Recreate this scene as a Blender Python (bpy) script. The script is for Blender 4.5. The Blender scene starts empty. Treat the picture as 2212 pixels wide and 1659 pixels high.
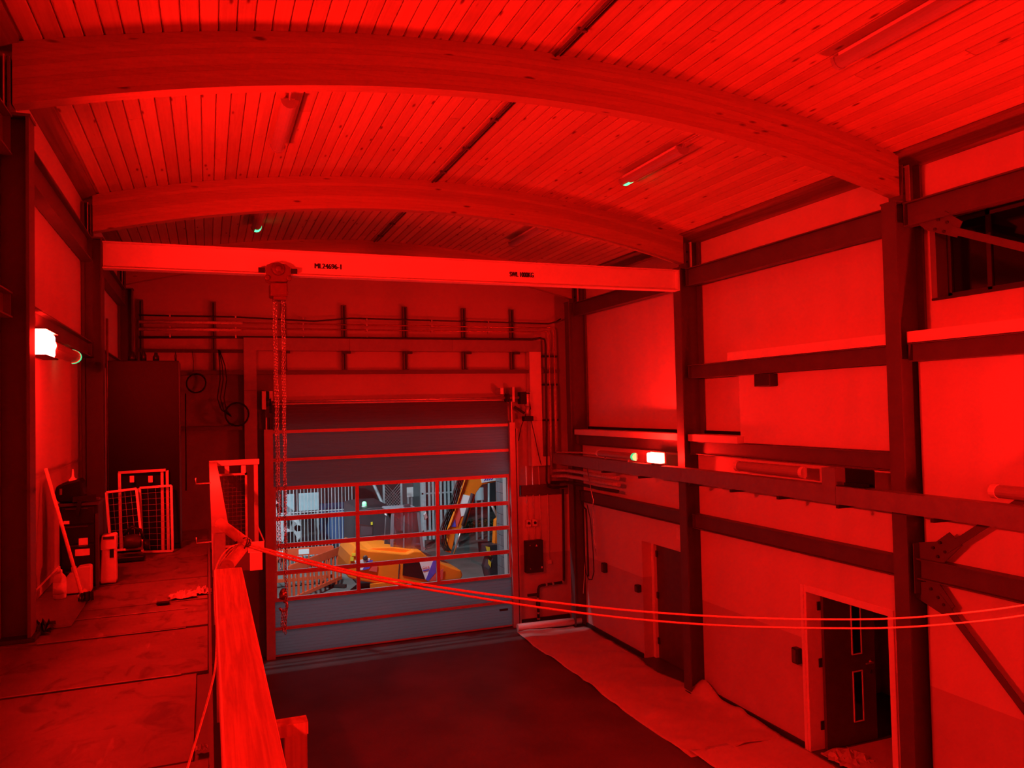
import bpy, bmesh, math, random
from mathutils import Vector, Matrix, Quaternion
random.seed(7)
scene = bpy.context.scene
COL = scene.collection

# ---------------------------------------------------------------- camera
F_PX = 1692.14
YAW, PIT, ROL = 0.371520314, 0.0290487243, -0.0219080694
CAM = Vector((0.0, 0.0, 4.5))
_F = Vector((math.sin(YAW)*math.cos(PIT), math.cos(YAW)*math.cos(PIT), math.sin(PIT)))
_r0 = Vector((math.cos(YAW), -math.sin(YAW), 0)); _u0 = _r0.cross(_F)
_R = _r0*math.cos(ROL) + _u0*math.sin(ROL)
_U = -_r0*math.sin(ROL) + _u0*math.cos(ROL)
cd = bpy.data.cameras.new('camera'); cam = bpy.data.objects.new('camera', cd); COL.objects.link(cam)
cd.sensor_width = 36.0; cd.lens = 36.0*F_PX/2212.0; cd.clip_start = 0.05; cd.clip_end = 200
m = Matrix((( _R.x, _U.x, -_F.x, CAM.x), (_R.y, _U.y, -_F.y, CAM.y), (_R.z, _U.z, -_F.z, CAM.z), (0, 0, 0, 1)))
cam.matrix_world = m
scene.camera = cam

# ---------------------------------------------------------------- world, exposure, outdoor lights
w = bpy.data.worlds.new('night'); scene.world = w; w.use_nodes = True
w.node_tree.nodes['Background'].inputs[0].default_value = (0.010, 0.013, 0.022, 1)
w.node_tree.nodes['Background'].inputs[1].default_value = 0.5
vs = scene.view_settings
vs.view_transform = 'Standard'; vs.look = 'None'; vs.gamma = 1.0; vs.use_curve_mapping = False
vs.exposure = 0.0
LAMP = 1680.0                       # radiance of the red bulkhead lenses
RED = (1.0, 0.0070, 0.0042)

def area_light(name, loc, target, size, energy, color):
    d = bpy.data.lights.new(name, 'AREA'); d.energy = energy; d.color = color; d.size = size; d.shape = 'SQUARE'
    o = bpy.data.objects.new(name, d); COL.objects.link(o); o.location = loc
    o.rotation_euler = (Vector(target)-Vector(loc)).to_track_quat('-Z', 'Y').to_euler()
    return o
# yard floodlights: one on the outer face of the building over the door, one on a pole across the yard
area_light('yard_floodlight', (2.2, 15.95, 5.6), (4.0, 20.0, 0.8), 0.45, 420, (0.86, 0.95, 1.0))
area_light('yard_pole_floodlight', (11.5, 25.0, 7.0), (3.6, 16.0, 1.2), 0.5, 1.0, (0.88, 0.94, 1.0))

sd_ = bpy.data.lights.new('added_fence_spot', 'SPOT'); sd_.energy = 2600; sd_.color = (0.85, 0.94, 1.0); sd_.spot_size = math.radians(58); sd_.spot_blend = 0.4; sd_.shadow_soft_size = 0.15  # spotlight added out of view to brighten the fence and hoarding
so_ = bpy.data.objects.new('added_fence_spot', sd_); COL.objects.link(so_); so_.location = (-3.0, 19.0, 6.0)
so_.rotation_euler = (Vector((4.2, 26.0, 1.4))-Vector((-3.0, 19.0, 6.0))).to_track_quat('-Z', 'Y').to_euler()

cy_ = scene.cycles; cy_.max_bounces = 8; cy_.diffuse_bounces = 4; cy_.glossy_bounces = 2; cy_.transmission_bounces = 4; cy_.transparent_max_bounces = 12
cy_.caustics_reflective = False; cy_.caustics_refractive = False

# ---------------------------------------------------------------- pixel -> world helpers
def ray(x, y):
    return _R*((x-1106.0)/F_PX) + _U*((829.5-y)/F_PX) + _F
def P(x, y, ax, v):
    d = ray(x, y); i = 'xyz'.index(ax); t = (v-CAM[i])/d[i]
    return CAM + d*t
ACX, ACZ, RB, RT = 2.89, -9.02, 16.26, 16.69      # glulam arch centre and radii
def zarc(X, R=RT):
    return ACZ + math.sqrt(R*R-(X-ACX)**2)

# ---------------------------------------------------------------- materials
def mat(name, col, rough=0.6, metal=0.0, var=0.10, scale=6.0, bump=0.0, bscale=60.0, spec=0.4, rnd=0.0, emit=None, estr=0.0):
    mt = bpy.data.materials.new(name); mt.use_nodes = True
    nt = mt.node_tree; N = nt.nodes; Lk = nt.links
    b = N['Principled BSDF']
    b.inputs['Roughness'].default_value = rough; b.inputs['Metallic'].default_value = metal
    b.inputs['Specular IOR Level'].default_value = spec
    tc = N.new('ShaderNodeTexCoord'); ns = N.new('ShaderNodeTexNoise')
    ns.inputs['Scale'].default_value = scale; ns.inputs['Detail'].default_value = 4
    Lk.new(tc.outputs['Object'], ns.inputs['Vector'])
    cr = N.new('ShaderNodeValToRGB')
    lo = [max(0, c*(1-var)) for c in col]; hi = [min(1, c*(1+var)) for c in col]
    cr.color_ramp.elements[0].color = (*lo, 1); cr.color_ramp.elements[1].color = (*hi, 1)
    cr.color_ramp.elements[0].position = 0.3; cr.color_ramp.elements[1].position = 0.7
    Lk.new(ns.outputs['Fac'], cr.inputs['Fac'])
    out = cr.outputs['Color']
    if rnd > 0:
        oi = N.new('ShaderNodeObjectInfo'); mr = N.new('ShaderNodeMapRange')
        mr.inputs['To Min'].default_value = 1-rnd; mr.inputs['To Max'].default_value = 1+rnd
        Lk.new(oi.outputs['Random'], mr.inputs['Value'])
        mx = N.new('ShaderNodeVectorMath'); mx.operation = 'SCALE'
        Lk.new(out, mx.inputs[0]); Lk.new(mr.outputs['Result'], mx.inputs['Scale']); out = mx.outputs['Vector']
    Lk.new(out, b.inputs['Base Color'])
    if bump > 0:
        n2 = N.new('ShaderNodeTexNoise'); n2.inputs['Scale'].default_value = bscale
        bp = N.new('ShaderNodeBump'); bp.inputs['Strength'].default_value = bump; bp.inputs['Distance'].default_value = 0.02
        Lk.new(tc.outputs['Object'], n2.inputs['Vector']); Lk.new(n2.outputs['Fac'], bp.inputs['Height']); Lk.new(bp.outputs['Normal'], b.inputs['Normal'])
    if emit:
        b.inputs['Emission Color'].default_value = (*emit, 1); b.inputs['Emission Strength'].default_value = estr
    return mt

def wood(name, col, axis=1, rnd=0.1, grain=30.0, rough=0.6, knots=True, contrast=0.16, ringscale=2.2):
    """pine: grain stretched along one local axis, dark knots, per-board tone"""
    mt = bpy.data.materials.new(name); mt.use_nodes = True
    nt = mt.node_tree; N = nt.nodes; Lk = nt.links; b = N['Principled BSDF']
    b.inputs['Roughness'].default_value = rough; b.inputs['Specular IOR Level'].default_value = 0.3
    tc = N.new('ShaderNodeTexCoord'); oi = N.new('ShaderNodeObjectInfo')
    off = N.new('ShaderNodeVectorMath'); off.operation = 'SCALE'; off.inputs[0].default_value = (31.0, 17.0, 23.0)
    Lk.new(oi.outputs['Random'], off.inputs['Scale'])
    ad = N.new('ShaderNodeVectorMath'); ad.operation = 'ADD'
    Lk.new(tc.outputs['Object'], ad.inputs[0]); Lk.new(off.outputs['Vector'], ad.inputs[1])
    mp = N.new('ShaderNodeMapping'); s = [grain]*3; s[axis] = grain*0.035
    mp.inputs['Scale'].default_value = s; Lk.new(ad.outputs['Vector'], mp.inputs['Vector'])
    ns = N.new('ShaderNodeTexNoise'); ns.inputs['Scale'].default_value = ringscale; ns.inputs['Detail'].default_value = 3; ns.inputs['Distortion'].default_value = 0.6
    Lk.new(mp.outputs['Vector'], ns.inputs['Vector'])
    cr = N.new('ShaderNodeValToRGB'); e = cr.color_ramp.elements
    e[0].position = 0.36; e[1].position = 0.62
    e[0].color = (*[c*(1-contrast) for c in col], 1); e[1].color = (*[min(1, c*(1+contrast)) for c in col], 1)
    Lk.new(ns.outputs['Fac'], cr.inputs['Fac']); out = cr.outputs['Color']
    mr = N.new('ShaderNodeMapRange'); mr.inputs['To Min'].default_value = 1-rnd; mr.inputs['To Max'].default_value = 1+rnd
    Lk.new(oi.outputs['Random'], mr.inputs['Value'])
    mx = N.new('ShaderNodeVectorMath'); mx.operation = 'SCALE'
    Lk.new(out, mx.inputs[0]); Lk.new(mr.outputs['Result'], mx.inputs['Scale']); out = mx.outputs['Vector']
    if knots:
        m2 = N.new('ShaderNodeMapping'); s2 = [7.0]*3; s2[axis] = 2.0; m2.inputs['Scale'].default_value = s2
        Lk.new(ad.outputs['Vector'], m2.inputs['Vector'])
        vo = N.new('ShaderNodeTexVoronoi'); vo.inputs['Scale'].default_value = 1.0
        Lk.new(m2.outputs['Vector'], vo.inputs['Vector'])
        k = N.new('ShaderNodeValToRGB'); k.color_ramp.elements[0].position = 0.06; k.color_ramp.elements[1].position = 0.13
        k.color_ramp.elements[0].color = (0.32, 0.24, 0.2, 1); k.color_ramp.elements[1].color = (1, 1, 1, 1)
        Lk.new(vo.outputs['Distance'], k.inputs['Fac'])
        mm = N.new('ShaderNodeVectorMath'); mm.operation = 'MULTIPLY'
        Lk.new(out, mm.inputs[0]); Lk.new(k.outputs['Color'], mm.inputs[1]); out = mm.outputs['Vector']
    Lk.new(out, b.inputs['Base Color'])
    return mt

def glass_mat(name, tint=(0.9, 0.95, 0.97), gloss=0.06, rough=0.02):
    mt = bpy.data.materials.new(name); mt.use_nodes = True
    nt = mt.node_tree; N = nt.nodes; Lk = nt.links
    N.remove(N['Principled BSDF'])
    t = N.new('ShaderNodeBsdfTransparent'); t.inputs[0].default_value = (*tint, 1)
    g = N.new('ShaderNodeBsdfGlossy'); g.inputs['Roughness'].default_value = rough
    mx = N.new('ShaderNodeMixShader'); mx.inputs[0].default_value = gloss
    Lk.new(t.outputs[0], mx.inputs[1]); Lk.new(g.outputs[0], mx.inputs[2])
    Lk.new(mx.outputs[0], N['Material Output'].inputs['Surface'])
    return mt

def translucent_mat(name, col, trans, fac=0.5):
    mt = bpy.data.materials.new(name); mt.use_nodes = True
    nt = mt.node_tree; N = nt.nodes; Lk = nt.links
    b = N['Principled BSDF']; b.inputs['Base Color'].default_value = (*col, 1); b.inputs['Roughness'].default_value = 0.35
    t = N.new('ShaderNodeBsdfTranslucent'); t.inputs[0].default_value = (*trans, 1)
    mx = N.new('ShaderNodeMixShader'); mx.inputs[0].default_value = fac
    Lk.new(b.outputs[0], mx.inputs[1]); Lk.new(t.outputs[0], mx.inputs[2])
    Lk.new(mx.outputs[0], N['Material Output'].inputs['Surface'])
    return mt

def emis(name, col, s, base=0.8):
    mt = bpy.data.materials.new(name); mt.use_nodes = True
    b = mt.node_tree.nodes['Principled BSDF']; b.inputs['Base Color'].default_value = (base, base, base, 1)
    b.inputs['Emission Color'].default_value = (*col, 1); b.inputs['Emission Strength'].default_value = s
    return mt

def worn_mat(name, col, rough=0.6):
    '''floor sheet with scuffs, dark footmarks and pale scratches'''
    mt = mat(name, col, rough, 0, 0.18, 3.0, bump=0.12, bscale=12, rnd=0.10)
    nt = mt.node_tree; N = nt.nodes; Lk = nt.links; b = N['Principled BSDF']
    src = b.inputs['Base Color'].links[0].from_socket
    tc = N.new('ShaderNodeTexCoord'); geo = N.new('ShaderNodeNewGeometry')
    def mult(prev, fac):
        mm = N.new('ShaderNodeVectorMath'); mm.operation = 'MULTIPLY'
        Lk.new(prev, mm.inputs[0]); Lk.new(fac, mm.inputs[1]); return mm.outputs['Vector']
    def ramp(node, p0, c0, p1, c1):
        r = N.new('ShaderNodeValToRGB'); e = r.color_ramp.elements
        e[0].position = p0; e[1].position = p1; e[0].color = (c0, c0, c0, 1); e[1].color = (c1, c1, c1, 1)
        Lk.new(node, r.inputs['Fac']); return r.outputs['Color']
    m1 = N.new('ShaderNodeMapping'); m1.inputs['Scale'].default_value = (5.0, 3.2, 1.0); m1.inputs['Rotation'].default_value = (0, 0, 0.4)
    n1 = N.new('ShaderNodeTexNoise'); n1.inputs['Scale'].default_value = 1.0; n1.inputs['Detail'].default_value = 5; n1.inputs['Distortion'].default_value = 1.2
    Lk.new(geo.outputs['Position'], m1.inputs['Vector']); Lk.new(m1.outputs['Vector'], n1.inputs['Vector'])
    out = mult(src, ramp(n1.outputs['Fac'], 0.30, 0.45, 0.46, 1.0))
    m2 = N.new('ShaderNodeMapping'); m2.inputs['Scale'].default_value = (9.0, 1.4, 1.0); m2.inputs['Rotation'].default_value = (0, 0, -0.9)
    n2 = N.new('ShaderNodeTexNoise'); n2.inputs['Scale'].default_value = 1.6; n2.inputs['Detail'].default_value = 3
    Lk.new(geo.outputs['Position'], m2.inputs['Vector']); Lk.new(m2.outputs['Vector'], n2.inputs['Vector'])
    out = mult(out, ramp(n2.outputs['Fac'], 0.66, 1.0, 0.74, 1.45))
    Lk.new(out, b.inputs['Base Color'])
    return mt

M = dict(
    wall=mat('white_plaster', (0.70, 0.69, 0.67), 0.7, var=0.03, scale=2.0, bump=0.05, bscale=120),
    dado=mat('grey_dado_paint', (0.55, 0.54, 0.54), 0.45, var=0.04, scale=3.0),
    wall_grey=mat('left_wall_paint', (0.54, 0.53, 0.52), 0.7, var=0.03, scale=2.0),
    gable=mat('gable_lining', (0.44, 0.43, 0.42), 0.7, var=0.05, scale=1.5),
    gable_shade=mat('gable_lining_shaded', (0.20, 0.20, 0.20), 0.8, var=0.12, scale=3),  # gable lining darkened: shade of the lower left corner put into the colour
    floor=mat('dark_screed', (0.10, 0.096, 0.096), 0.5, var=0.22, scale=1.3, bump=0.06, bscale=40),
    steel=mat('grey_painted_steel', (0.11, 0.11, 0.115), 0.5, var=0.08, scale=4, spec=0.4),
    white_steel=mat('pale_painted_steel', (0.78, 0.77, 0.74), 0.4, var=0.03, scale=3),
    pine=wood('pine_boarding', (0.50, 0.37, 0.23), 1, 0.13, 18, contrast=0.05),
    ply=wood('eaves_ply', (0.22, 0.16, 0.10), 1, 0.05, 12, knots=False),
    glulam=wood('glulam_lamella', (0.36, 0.26, 0.16), 0, 0.12, 22, contrast=0.05),
    rail_wood=wood('planed_softwood', (0.86, 0.66, 0.44), 1, 0.0, 30, contrast=0.17, knots=False, ringscale=2.6),
    timber=wood('rough_timber', (0.70, 0.52, 0.33), 2, 0.05, 26, knots=False),
    galv=mat('galvanised_steel', (0.55, 0.57, 0.58), 0.42, 0.6, 0.08, 14),
    galv_flat=mat('zinc_trunking', (0.27, 0.29, 0.31), 0.45, 0.3, 0.06, 10),
    dark=mat('dark_metal', (0.045, 0.045, 0.048), 0.5, 0.2, 0.1, 8),
    black=mat('black_plastic', (0.008, 0.008, 0.009), 0.42, 0, 0.2, 8, spec=0.25),
    black_gloss=mat('black_gloss_paint', (0.006, 0.006, 0.007), 0.5, 0, 0.1, 5, spec=0.12),
    plastic=mat('white_plastic', (0.78, 0.78, 0.76), 0.4, 0, 0.03, 8),
    diffuser=mat('opal_diffuser', (0.36, 0.36, 0.36), 0.3, 0, 0.03, 8),
    copper=mat('copper_pipe', (0.45, 0.24, 0.15), 0.3, 0.8, 0.15, 20),
    lag=mat('pipe_lagging', (0.62, 0.60, 0.57), 0.45, 0.2, 0.18, 30, bump=0.3, bscale=60),
    chain=mat('zinc_chain', (0.62, 0.62, 0.60), 0.25, 0.9, 0.1, 30),
    red_paint=mat('hoist_red_paint', (0.15, 0.06, 0.05), 0.4, 0.1, 0.1, 20),
    rope=mat('pale_rope', (0.82, 0.72, 0.55), 0.7, 0, 0.12, 90),
    foam=mat('foam_lagging', (0.70, 0.55, 0.40), 0.8, 0, 0.08, 30),
    deck=worn_mat('floor_protection_board', (0.17, 0.15, 0.13)),
    paper=mat('protection_paper', (0.60, 0.57, 0.52), 0.5, 0, 0.06, 4),
    film=mat('protection_film', (0.70, 0.68, 0.64), 0.35, 0, 0.05, 4),
    tissue=mat('white_tissue', (0.50, 0.49, 0.47), 0.8, 0, 0.05, 20),
    doorwood=mat('dark_stained_door', (0.10, 0.075, 0.06), 0.4, 0, 0.12, 9),
    frame_white=mat('gloss_white_frame', (0.86, 0.85, 0.83), 0.3, 0, 0.02, 6),
    rubber=mat('black_rubber', (0.02, 0.02, 0.02), 0.7, 0, 0.1, 20),
    doorframe=mat('sectional_door_aluminium', (0.46, 0.46, 0.47), 0.4, 0.2, 0.05, 10),
    poly=translucent_mat('translucent_panel', (0.10, 0.10, 0.11), (0.68, 0.71, 0.80), 0.72),
    pane=glass_mat('door_glazing'),
    darkglass=mat('dark_window_glass', (0.006, 0.006, 0.007), 0.08, 0, 0.1, 3, spec=0.5),
    lens=emis('red_lamp_lens', RED, LAMP),
    lens_weak=emis('red_lamp_lens_weak', RED, LAMP*0.42),
    lens_strong=emis('red_lamp_lens_strong', RED, LAMP*1.05),
    beacon=emis('beacon_green', (0.05, 0.9, 0.30), 1.3),
    green=emis('green_led', (0.08, 1.0, 0.34), 2.2, 0.03),
    green_soft=emis('green_led_dim', (0.06, 0.85, 0.32), 0.95, 0.02),
    tape=mat('joint_tape', (0.30, 0.28, 0.26), 0.6, 0, 0.3, 12),
    ink=mat('black_ink', (0.01, 0.01, 0.01), 0.7, 0, 0.1, 9),
    label=mat('paper_label', (0.80, 0.78, 0.74), 0.6, 0, 0.05, 30),
)

# ---------------------------------------------------------------- mesh helpers
ORG = {}
class MB:
    def __init__(self): self.v = []; self.f = []; self.sm = []
    def add(self, vs, fs, smooth=False):
        n = len(self.v); self.v += [Vector(p) for p in vs]
        self.f += [tuple(i+n for i in f) for f in fs]; self.sm += [smooth]*len(fs); return self
    def box(self, x0, x1, y0, y1, z0, z1):
        if x0 > x1: x0, x1 = x1, x0
        if y0 > y1: y0, y1 = y1, y0
        if z0 > z1: z0, z1 = z1, z0
        vs = [(x, y, z) for z in (z0, z1) for y in (y0, y1) for x in (x0, x1)]
        return self.add(vs, [(0, 2, 3, 1), (4, 5, 7, 6), (0, 1, 5, 4), (2, 6, 7, 3), (0, 4, 6, 2), (1, 3, 7, 5)])
    def obox(self, p0, p1, wd, ht, up=(0, 0, 1)):
        """bar from p0 to p1, wd across, ht along up"""
        p0 = Vector(p0); p1 = Vector(p1); a = (p1-p0).normalized(); s = a.cross(Vector(up)).normalized(); u = s.cross(a).normalized()
        vs = []
        for p in (p0, p1):
            for su, ss in ((-1, -1), (-1, 1), (1, 1), (1, -1)):
                vs.append(p + u*(su*ht/2) + s*(ss*wd/2))
        return self.add(vs, [(0, 1, 2, 3), (7, 6, 5, 4), (0, 4, 5, 1), (1, 5, 6, 2), (2, 6, 7, 3), (3, 7, 4, 0)])
    def prism(self, pts, ax, a, b):
        """polygon given in the two other axes, extruded along ax from a to b"""
        def q(p, t):
            return {'x': (t, p[0], p[1]), 'y': (p[0], t, p[1]), 'z': (p[0], p[1], t)}[ax]
        n = len(pts); vs = [q(p, a) for p in pts] + [q(p, b) for p in pts]
        fs = [tuple(range(n)), tuple(range(2*n-1, n-1, -1))] + [(i, i+n, (i+1) % n+n, (i+1) % n) for i in range(n)]
        return self.add(vs, fs)
    def poly3(self, pts, off):
        """planar polygon thickened by the vector off"""
        n = len(pts); off = Vector(off); vs = [Vector(p) for p in pts] + [Vector(p)+off for p in pts]
        fs = [tuple(range(n)), tuple(range(2*n-1, n-1, -1))] + [(i, i+n, (i+1) % n+n, (i+1) % n) for i in range(n)]
        return self.add(vs, fs)
    def tube(self, pts, r, n=8, cap=True, closed=False):
        pts = [Vector(p) for p in pts]; k = len(pts)
        rs = r if isinstance(r, (list, tuple)) else [r]*k
        vs = []; nrm = None
        for i, p in enumerate(pts):
            if closed: a = pts[(i+1) % k]-pts[(i-1) % k]
            else: a = pts[min(i+1, k-1)]-pts[max(i-1, 0)]
            a.normalize()
            if nrm is None:
                ref = Vector((0, 0, 1)) if abs(a.z) < 0.9 else Vector((1, 0, 0)); nrm = a.cross(ref).normalized()
            nrm = (nrm - a*nrm.dot(a)).normalized(); bn = a.cross(nrm)
            for j in range(n):
                t = 2*math.pi*j/n; vs.append(p + (nrm*math.cos(t)+bn*math.sin(t))*rs[i])
        fs = []
        for i in range(k if closed else k-1):
            i2 = (i+1) % k
            for j in range(n):
                fs.append((i*n+j, i*n+(j+1) % n, i2*n+(j+1) % n, i2*n+j))
        self.add(vs, fs, True)
        if cap and not closed:
            base = len(self.v)-k*n
            self.f.append(tuple(base+j for j in range(n-1, -1, -1))); self.sm.append(False)
            self.f.append(tuple(base+(k-1)*n+j for j in range(n))); self.sm.append(False)
        return self
    def lathe(self, base, prof, n=14, axis=(0, 0, 1)):
        base = Vector(base); a = Vector(axis).normalized()
        pts = [base+a*h for _, h in prof]
        ref = Vector((1, 0, 0)) if abs(a.x) < 0.9 else Vector((0, 1, 0)); s = a.cross(ref).normalized(); t = a.cross(s)
        vs = []
        for (r, h), p in zip(prof, pts):
            for j in range(n):
                g = 2*math.pi*j/n; vs.append(p + (s*math.cos(g)+t*math.sin(g))*max(r, 1e-4))
        fs = [(i*n+j, i*n+(j+1) % n, (i+1)*n+(j+1) % n, (i+1)*n+j) for i in range(len(prof)-1) for j in range(n)]
        self.add(vs, fs, True)
        b0 = len(self.v)-len(vs)
        self.f.append(tuple(b0+j for j in range(n-1, -1, -1))); self.sm.append(False)
        self.f.append(tuple(b0+(len(prof)-1)*n+j for j in range(n))); self.sm.append(False)
        return self
    def build(self, name, mt, parent=None, bevel=0.0, org=None):
        if parent is not None: o0 = ORG[parent.name]
        elif org is not None: o0 = Vector(org)
        else:
            lo = [min(p[i] for p in self.v) for i in range(3)]; hi = [max(p[i] for p in self.v) for i in range(3)]
            o0 = Vector(((lo[0]+hi[0])/2, (lo[1]+hi[1])/2, lo[2]))
        me = bpy.data.meshes.new(name); me.from_pydata([tuple(p-o0) for p in self.v], [], self.f)
        bm = bmesh.new(); bm.from_mesh(me); bmesh.ops.recalc_face_normals(bm, faces=bm.faces); bm.to_mesh(me); bm.free()
        for p, s in zip(me.polygons, self.sm): p.use_smooth = s
        me.materials.append(mt if not isinstance(mt, str) else M[mt])
        o = bpy.data.objects.new(name, me); COL.objects.link(o)
        if parent is not None: o.parent = parent
        else: o.location = o0
        ORG[o.name] = o0
        if bevel > 0:
            b = o.modifiers.new('bevel', 'BEVEL'); b.width = bevel; b.segments = 2; b.limit_method = 'ANGLE'; b.angle_limit = math.radians(40)
        return o

def tag(o, label=None, cat=None, group=None, kind=None):
    if label: o['label'] = label
    if cat: o['category'] = cat
    if group: o['group'] = group
    if kind: o['kind'] = kind
    return o
def thing(name, loc, label, cat, group=None, kind=None):
    o = bpy.data.objects.new(name, None); COL.objects.link(o); o.location = loc; o.empty_display_size = 0.1
    ORG[o.name] = Vector(loc); return tag(o, label, cat, group, kind)
def box(x0, x1, y0, y1, z0, z1): return MB().box(x0, x1, y0, y1, z0, z1)
def copy_obj(o, parent=None):
    c = o.copy(); COL.objects.link(c); c.parent = parent
    return c
def copy_tree(o, parent=None, loc=None):
    c = copy_obj(o, parent)
    if loc is not None: c.location = loc; ORG[c.name] = Vector(loc)
    for ch in [x for x in COL.objects if x.parent == o]:
        copy_tree(ch, c)
    return c
def text_part(name, s, size, loc, rx, rz, mt, parent, bold=0.0, squeeze=1.0):
    cu = bpy.data.curves.new(name, 'FONT'); cu.body = s; cu.size = size; cu.extrude = 0.001; cu.offset = bold
    to = bpy.data.objects.new('tmp_text', cu); COL.objects.link(to)
    bpy.context.view_layer.update()
    me = bpy.data.meshes.new_from_object(to.evaluated_get(bpy.context.evaluated_depsgraph_get()))
    bpy.data.objects.remove(to)
    mw = Matrix.Translation(Vector(loc)-ORG[parent.name]) @ Matrix.Rotation(rz, 4, 'Z') @ Matrix.Rotation(rx, 4, 'X') @ Matrix.Diagonal((squeeze, 1, 1, 1))
    me.transform(mw); me.materials.clear(); me.materials.append(M[mt])
    o = bpy.data.objects.new(name, me); COL.objects.link(o); o.parent = parent; ORG[o.name] = ORG[parent.name]
    return o
# ================================================================ STRUCTURE
MIR = 5.78
YC = [(6.30, 6.49), (10.44, 10.63), (14.51, 14.70)]        # column positions along the hall
Y0, YG = -4.5, 15.25                                       # back wall and gable wall
tag(box(-1.75, 10.2, Y0-0.2, YG+0.22, -0.2, 0.0).build('floor', 'floor'), kind='structure')

wr = thing('wall_right', (7.3, 6.0, 0), None, None, kind='structure')
XL, XU = 7.18, 7.35
DZ = 1.42
def lower(y0, y1, z0, z1):
    if z0 < DZ: box(XL, 7.42, y0, y1, z0, min(z1, DZ)).build('dado_lining', 'dado', wr)
    if z1 > DZ: box(XL, 7.42, y0, y1, max(z0, DZ), z1).build('lower_lining', 'wall', wr)
lower(Y0, 6.30, 0, 4.9)
lower(6.49, 6.78, 0, 3.9); lower(6.78, 8.16, 2.075, 3.9); lower(8.16, 10.44, 0, 3.9)
lower(10.63, 10.80, 0, 3.9); lower(10.80, 12.24, 2.07, 3.9); lower(12.24, 14.51, 0, 3.9); lower(14.70, YG, 0, 3.9)
for (a, b, c, d) in ((6.2, YG, 3.9, 7.3), (Y0, 3.0, 4.9, 7.3), (3.0, 6.2, 4.9, 5.57), (3.0, 6.2, 6.42, 7.3)):
    box(XU, 7.55, a, b, c, d).build('upper_lining', 'wall', wr)
box(7.12, XU, 6.60, 9.30, 3.91, 4.875).build('boxed_panel', 'wall', wr, bevel=0.006)
box(7.03, XU, 6.55, 9.43, 5.095, 5.215).build('ledge', 'frame_white', wr)
box(7.03, XU, Y0, 6.30, 5.095, 5.215).build('ledge', 'frame_white', wr)
box(7.00, 7.30, 9.22, 10.44, 3.905, 4.01).build('ledge', 'wall', wr)
box(7.00, 7.30, 10.63, 14.51, 3.905, 4.01).build('ledge', 'wall', wr)
# dark shadow-gap trims at the foot of the recessed bays
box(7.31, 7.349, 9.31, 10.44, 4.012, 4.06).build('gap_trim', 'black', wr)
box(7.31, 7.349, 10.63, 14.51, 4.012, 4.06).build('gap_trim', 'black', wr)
br = thing('baseboard_right', (7.15, 6.0, 0), None, None, kind='structure')
for a, b in ((Y0, 6.30), (8.20, 10.44), (12.26, 14.5)):
    box(7.155, XL, a, b, 0, 0.075).build('skirting', 'dark', br)

# upper window of the near bay, dark behind
wn = thing('window_1', (7.45, 4.6, 5.57), None, None, kind='structure')
box(7.46, 7.51, 3.0, 6.13, 5.57, 5.62).build('sash_rail', 'dark', wn); box(7.46, 7.51, 3.0, 6.13, 6.36, 6.42).build('sash_rail', 'dark', wn)
for y in (3.0, 4.45, 5.62, 6.08):
    box(7.46, 7.51, y, y+0.05, 5.57, 6.42).build('sash_stile', 'dark', wn)
for a, b in ((3.05, 4.45), (4.50, 5.62), (5.67, 6.08)):
    box(7.48, 7.49, a, b, 5.62, 6.36).build('pane', 'darkglass', wn)
box(7.30, 7.47, 6.13, 6.20, 5.57, 6.42).build('reveal_board', 'galv_flat', wn)
box(7.32, 7.36, 3.0, 6.22, 5.545, 5.57).build('sill', 'dark', wn)

# left wall
wl = thing('wall_left', (-1.5, 6.0, 0), None, None, kind='structure')
box(-1.62, -1.38, Y0, YG, 0, 3.98).build('dado_lining', 'gable', wl)
box(-1.62, -1.38, Y0, YG, 3.98, 5.20).build('lower_lining', 'wall_grey', wl)
box(-1.62, -1.38, Y0, YG, 5.20, 7.3).build('upper_lining', 'wall_grey', wl)
tag(box(-1.38, -1.36, 6.49, 10.44, 2.956, 3.03).build('baseboard_left', 'frame_white'), kind='structure')
tag(box(-1.75, 7.5, Y0-0.2, Y0, 0, 7.8).build('wall_back', 'wall'), kind='structure')

# gable wall with the vehicle door opening
OX0, OX1, OZ = 1.16, 5.76, 4.12
wg = thing('wall_gable', (2.9, YG, 0), None, None, kind='structure')
box(-1.75, OX0, YG, YG+0.2, 0, 5.2).build('gable_lining', 'gable_shade', wg)
box(-1.75, OX0, YG, YG+0.2, 5.2, 7.8).build('gable_lining', 'gable', wg)
box(OX1, 7.55, YG, YG+0.2, 0, 7.8).build('gable_lining', 'gable', wg)
box(OX0, OX1, YG, YG+0.2, OZ, 7.8).build('gable_lining', 'gable', wg)
box(5.95, 7.18, YG-0.06, YG, 1.42, 2.62).build('boxed_panel', 'wall', wg)
box(5.95, 7.18, YG-0.06, YG, 0.0, 1.42).build('dado_lining', 'dado', wg)
for z0, z1 in ((5.195, 5.27), (4.19, 4.26)):
    box(-1.15, 0.60 if z0 < 5 else 6.9, 15.10, 15.24, z0, z1).build('sheeting_rail', 'steel', wg)
box(6.05, 6.92, 15.12, 15.20, 2.66, 2.86).build('sheeting_rail', 'steel', wg)
tag(box(5.95, 7.1, 15.14, 15.19, 0, 0.10).build('baseboard_gable', 'dark'), kind='structure')

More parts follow.
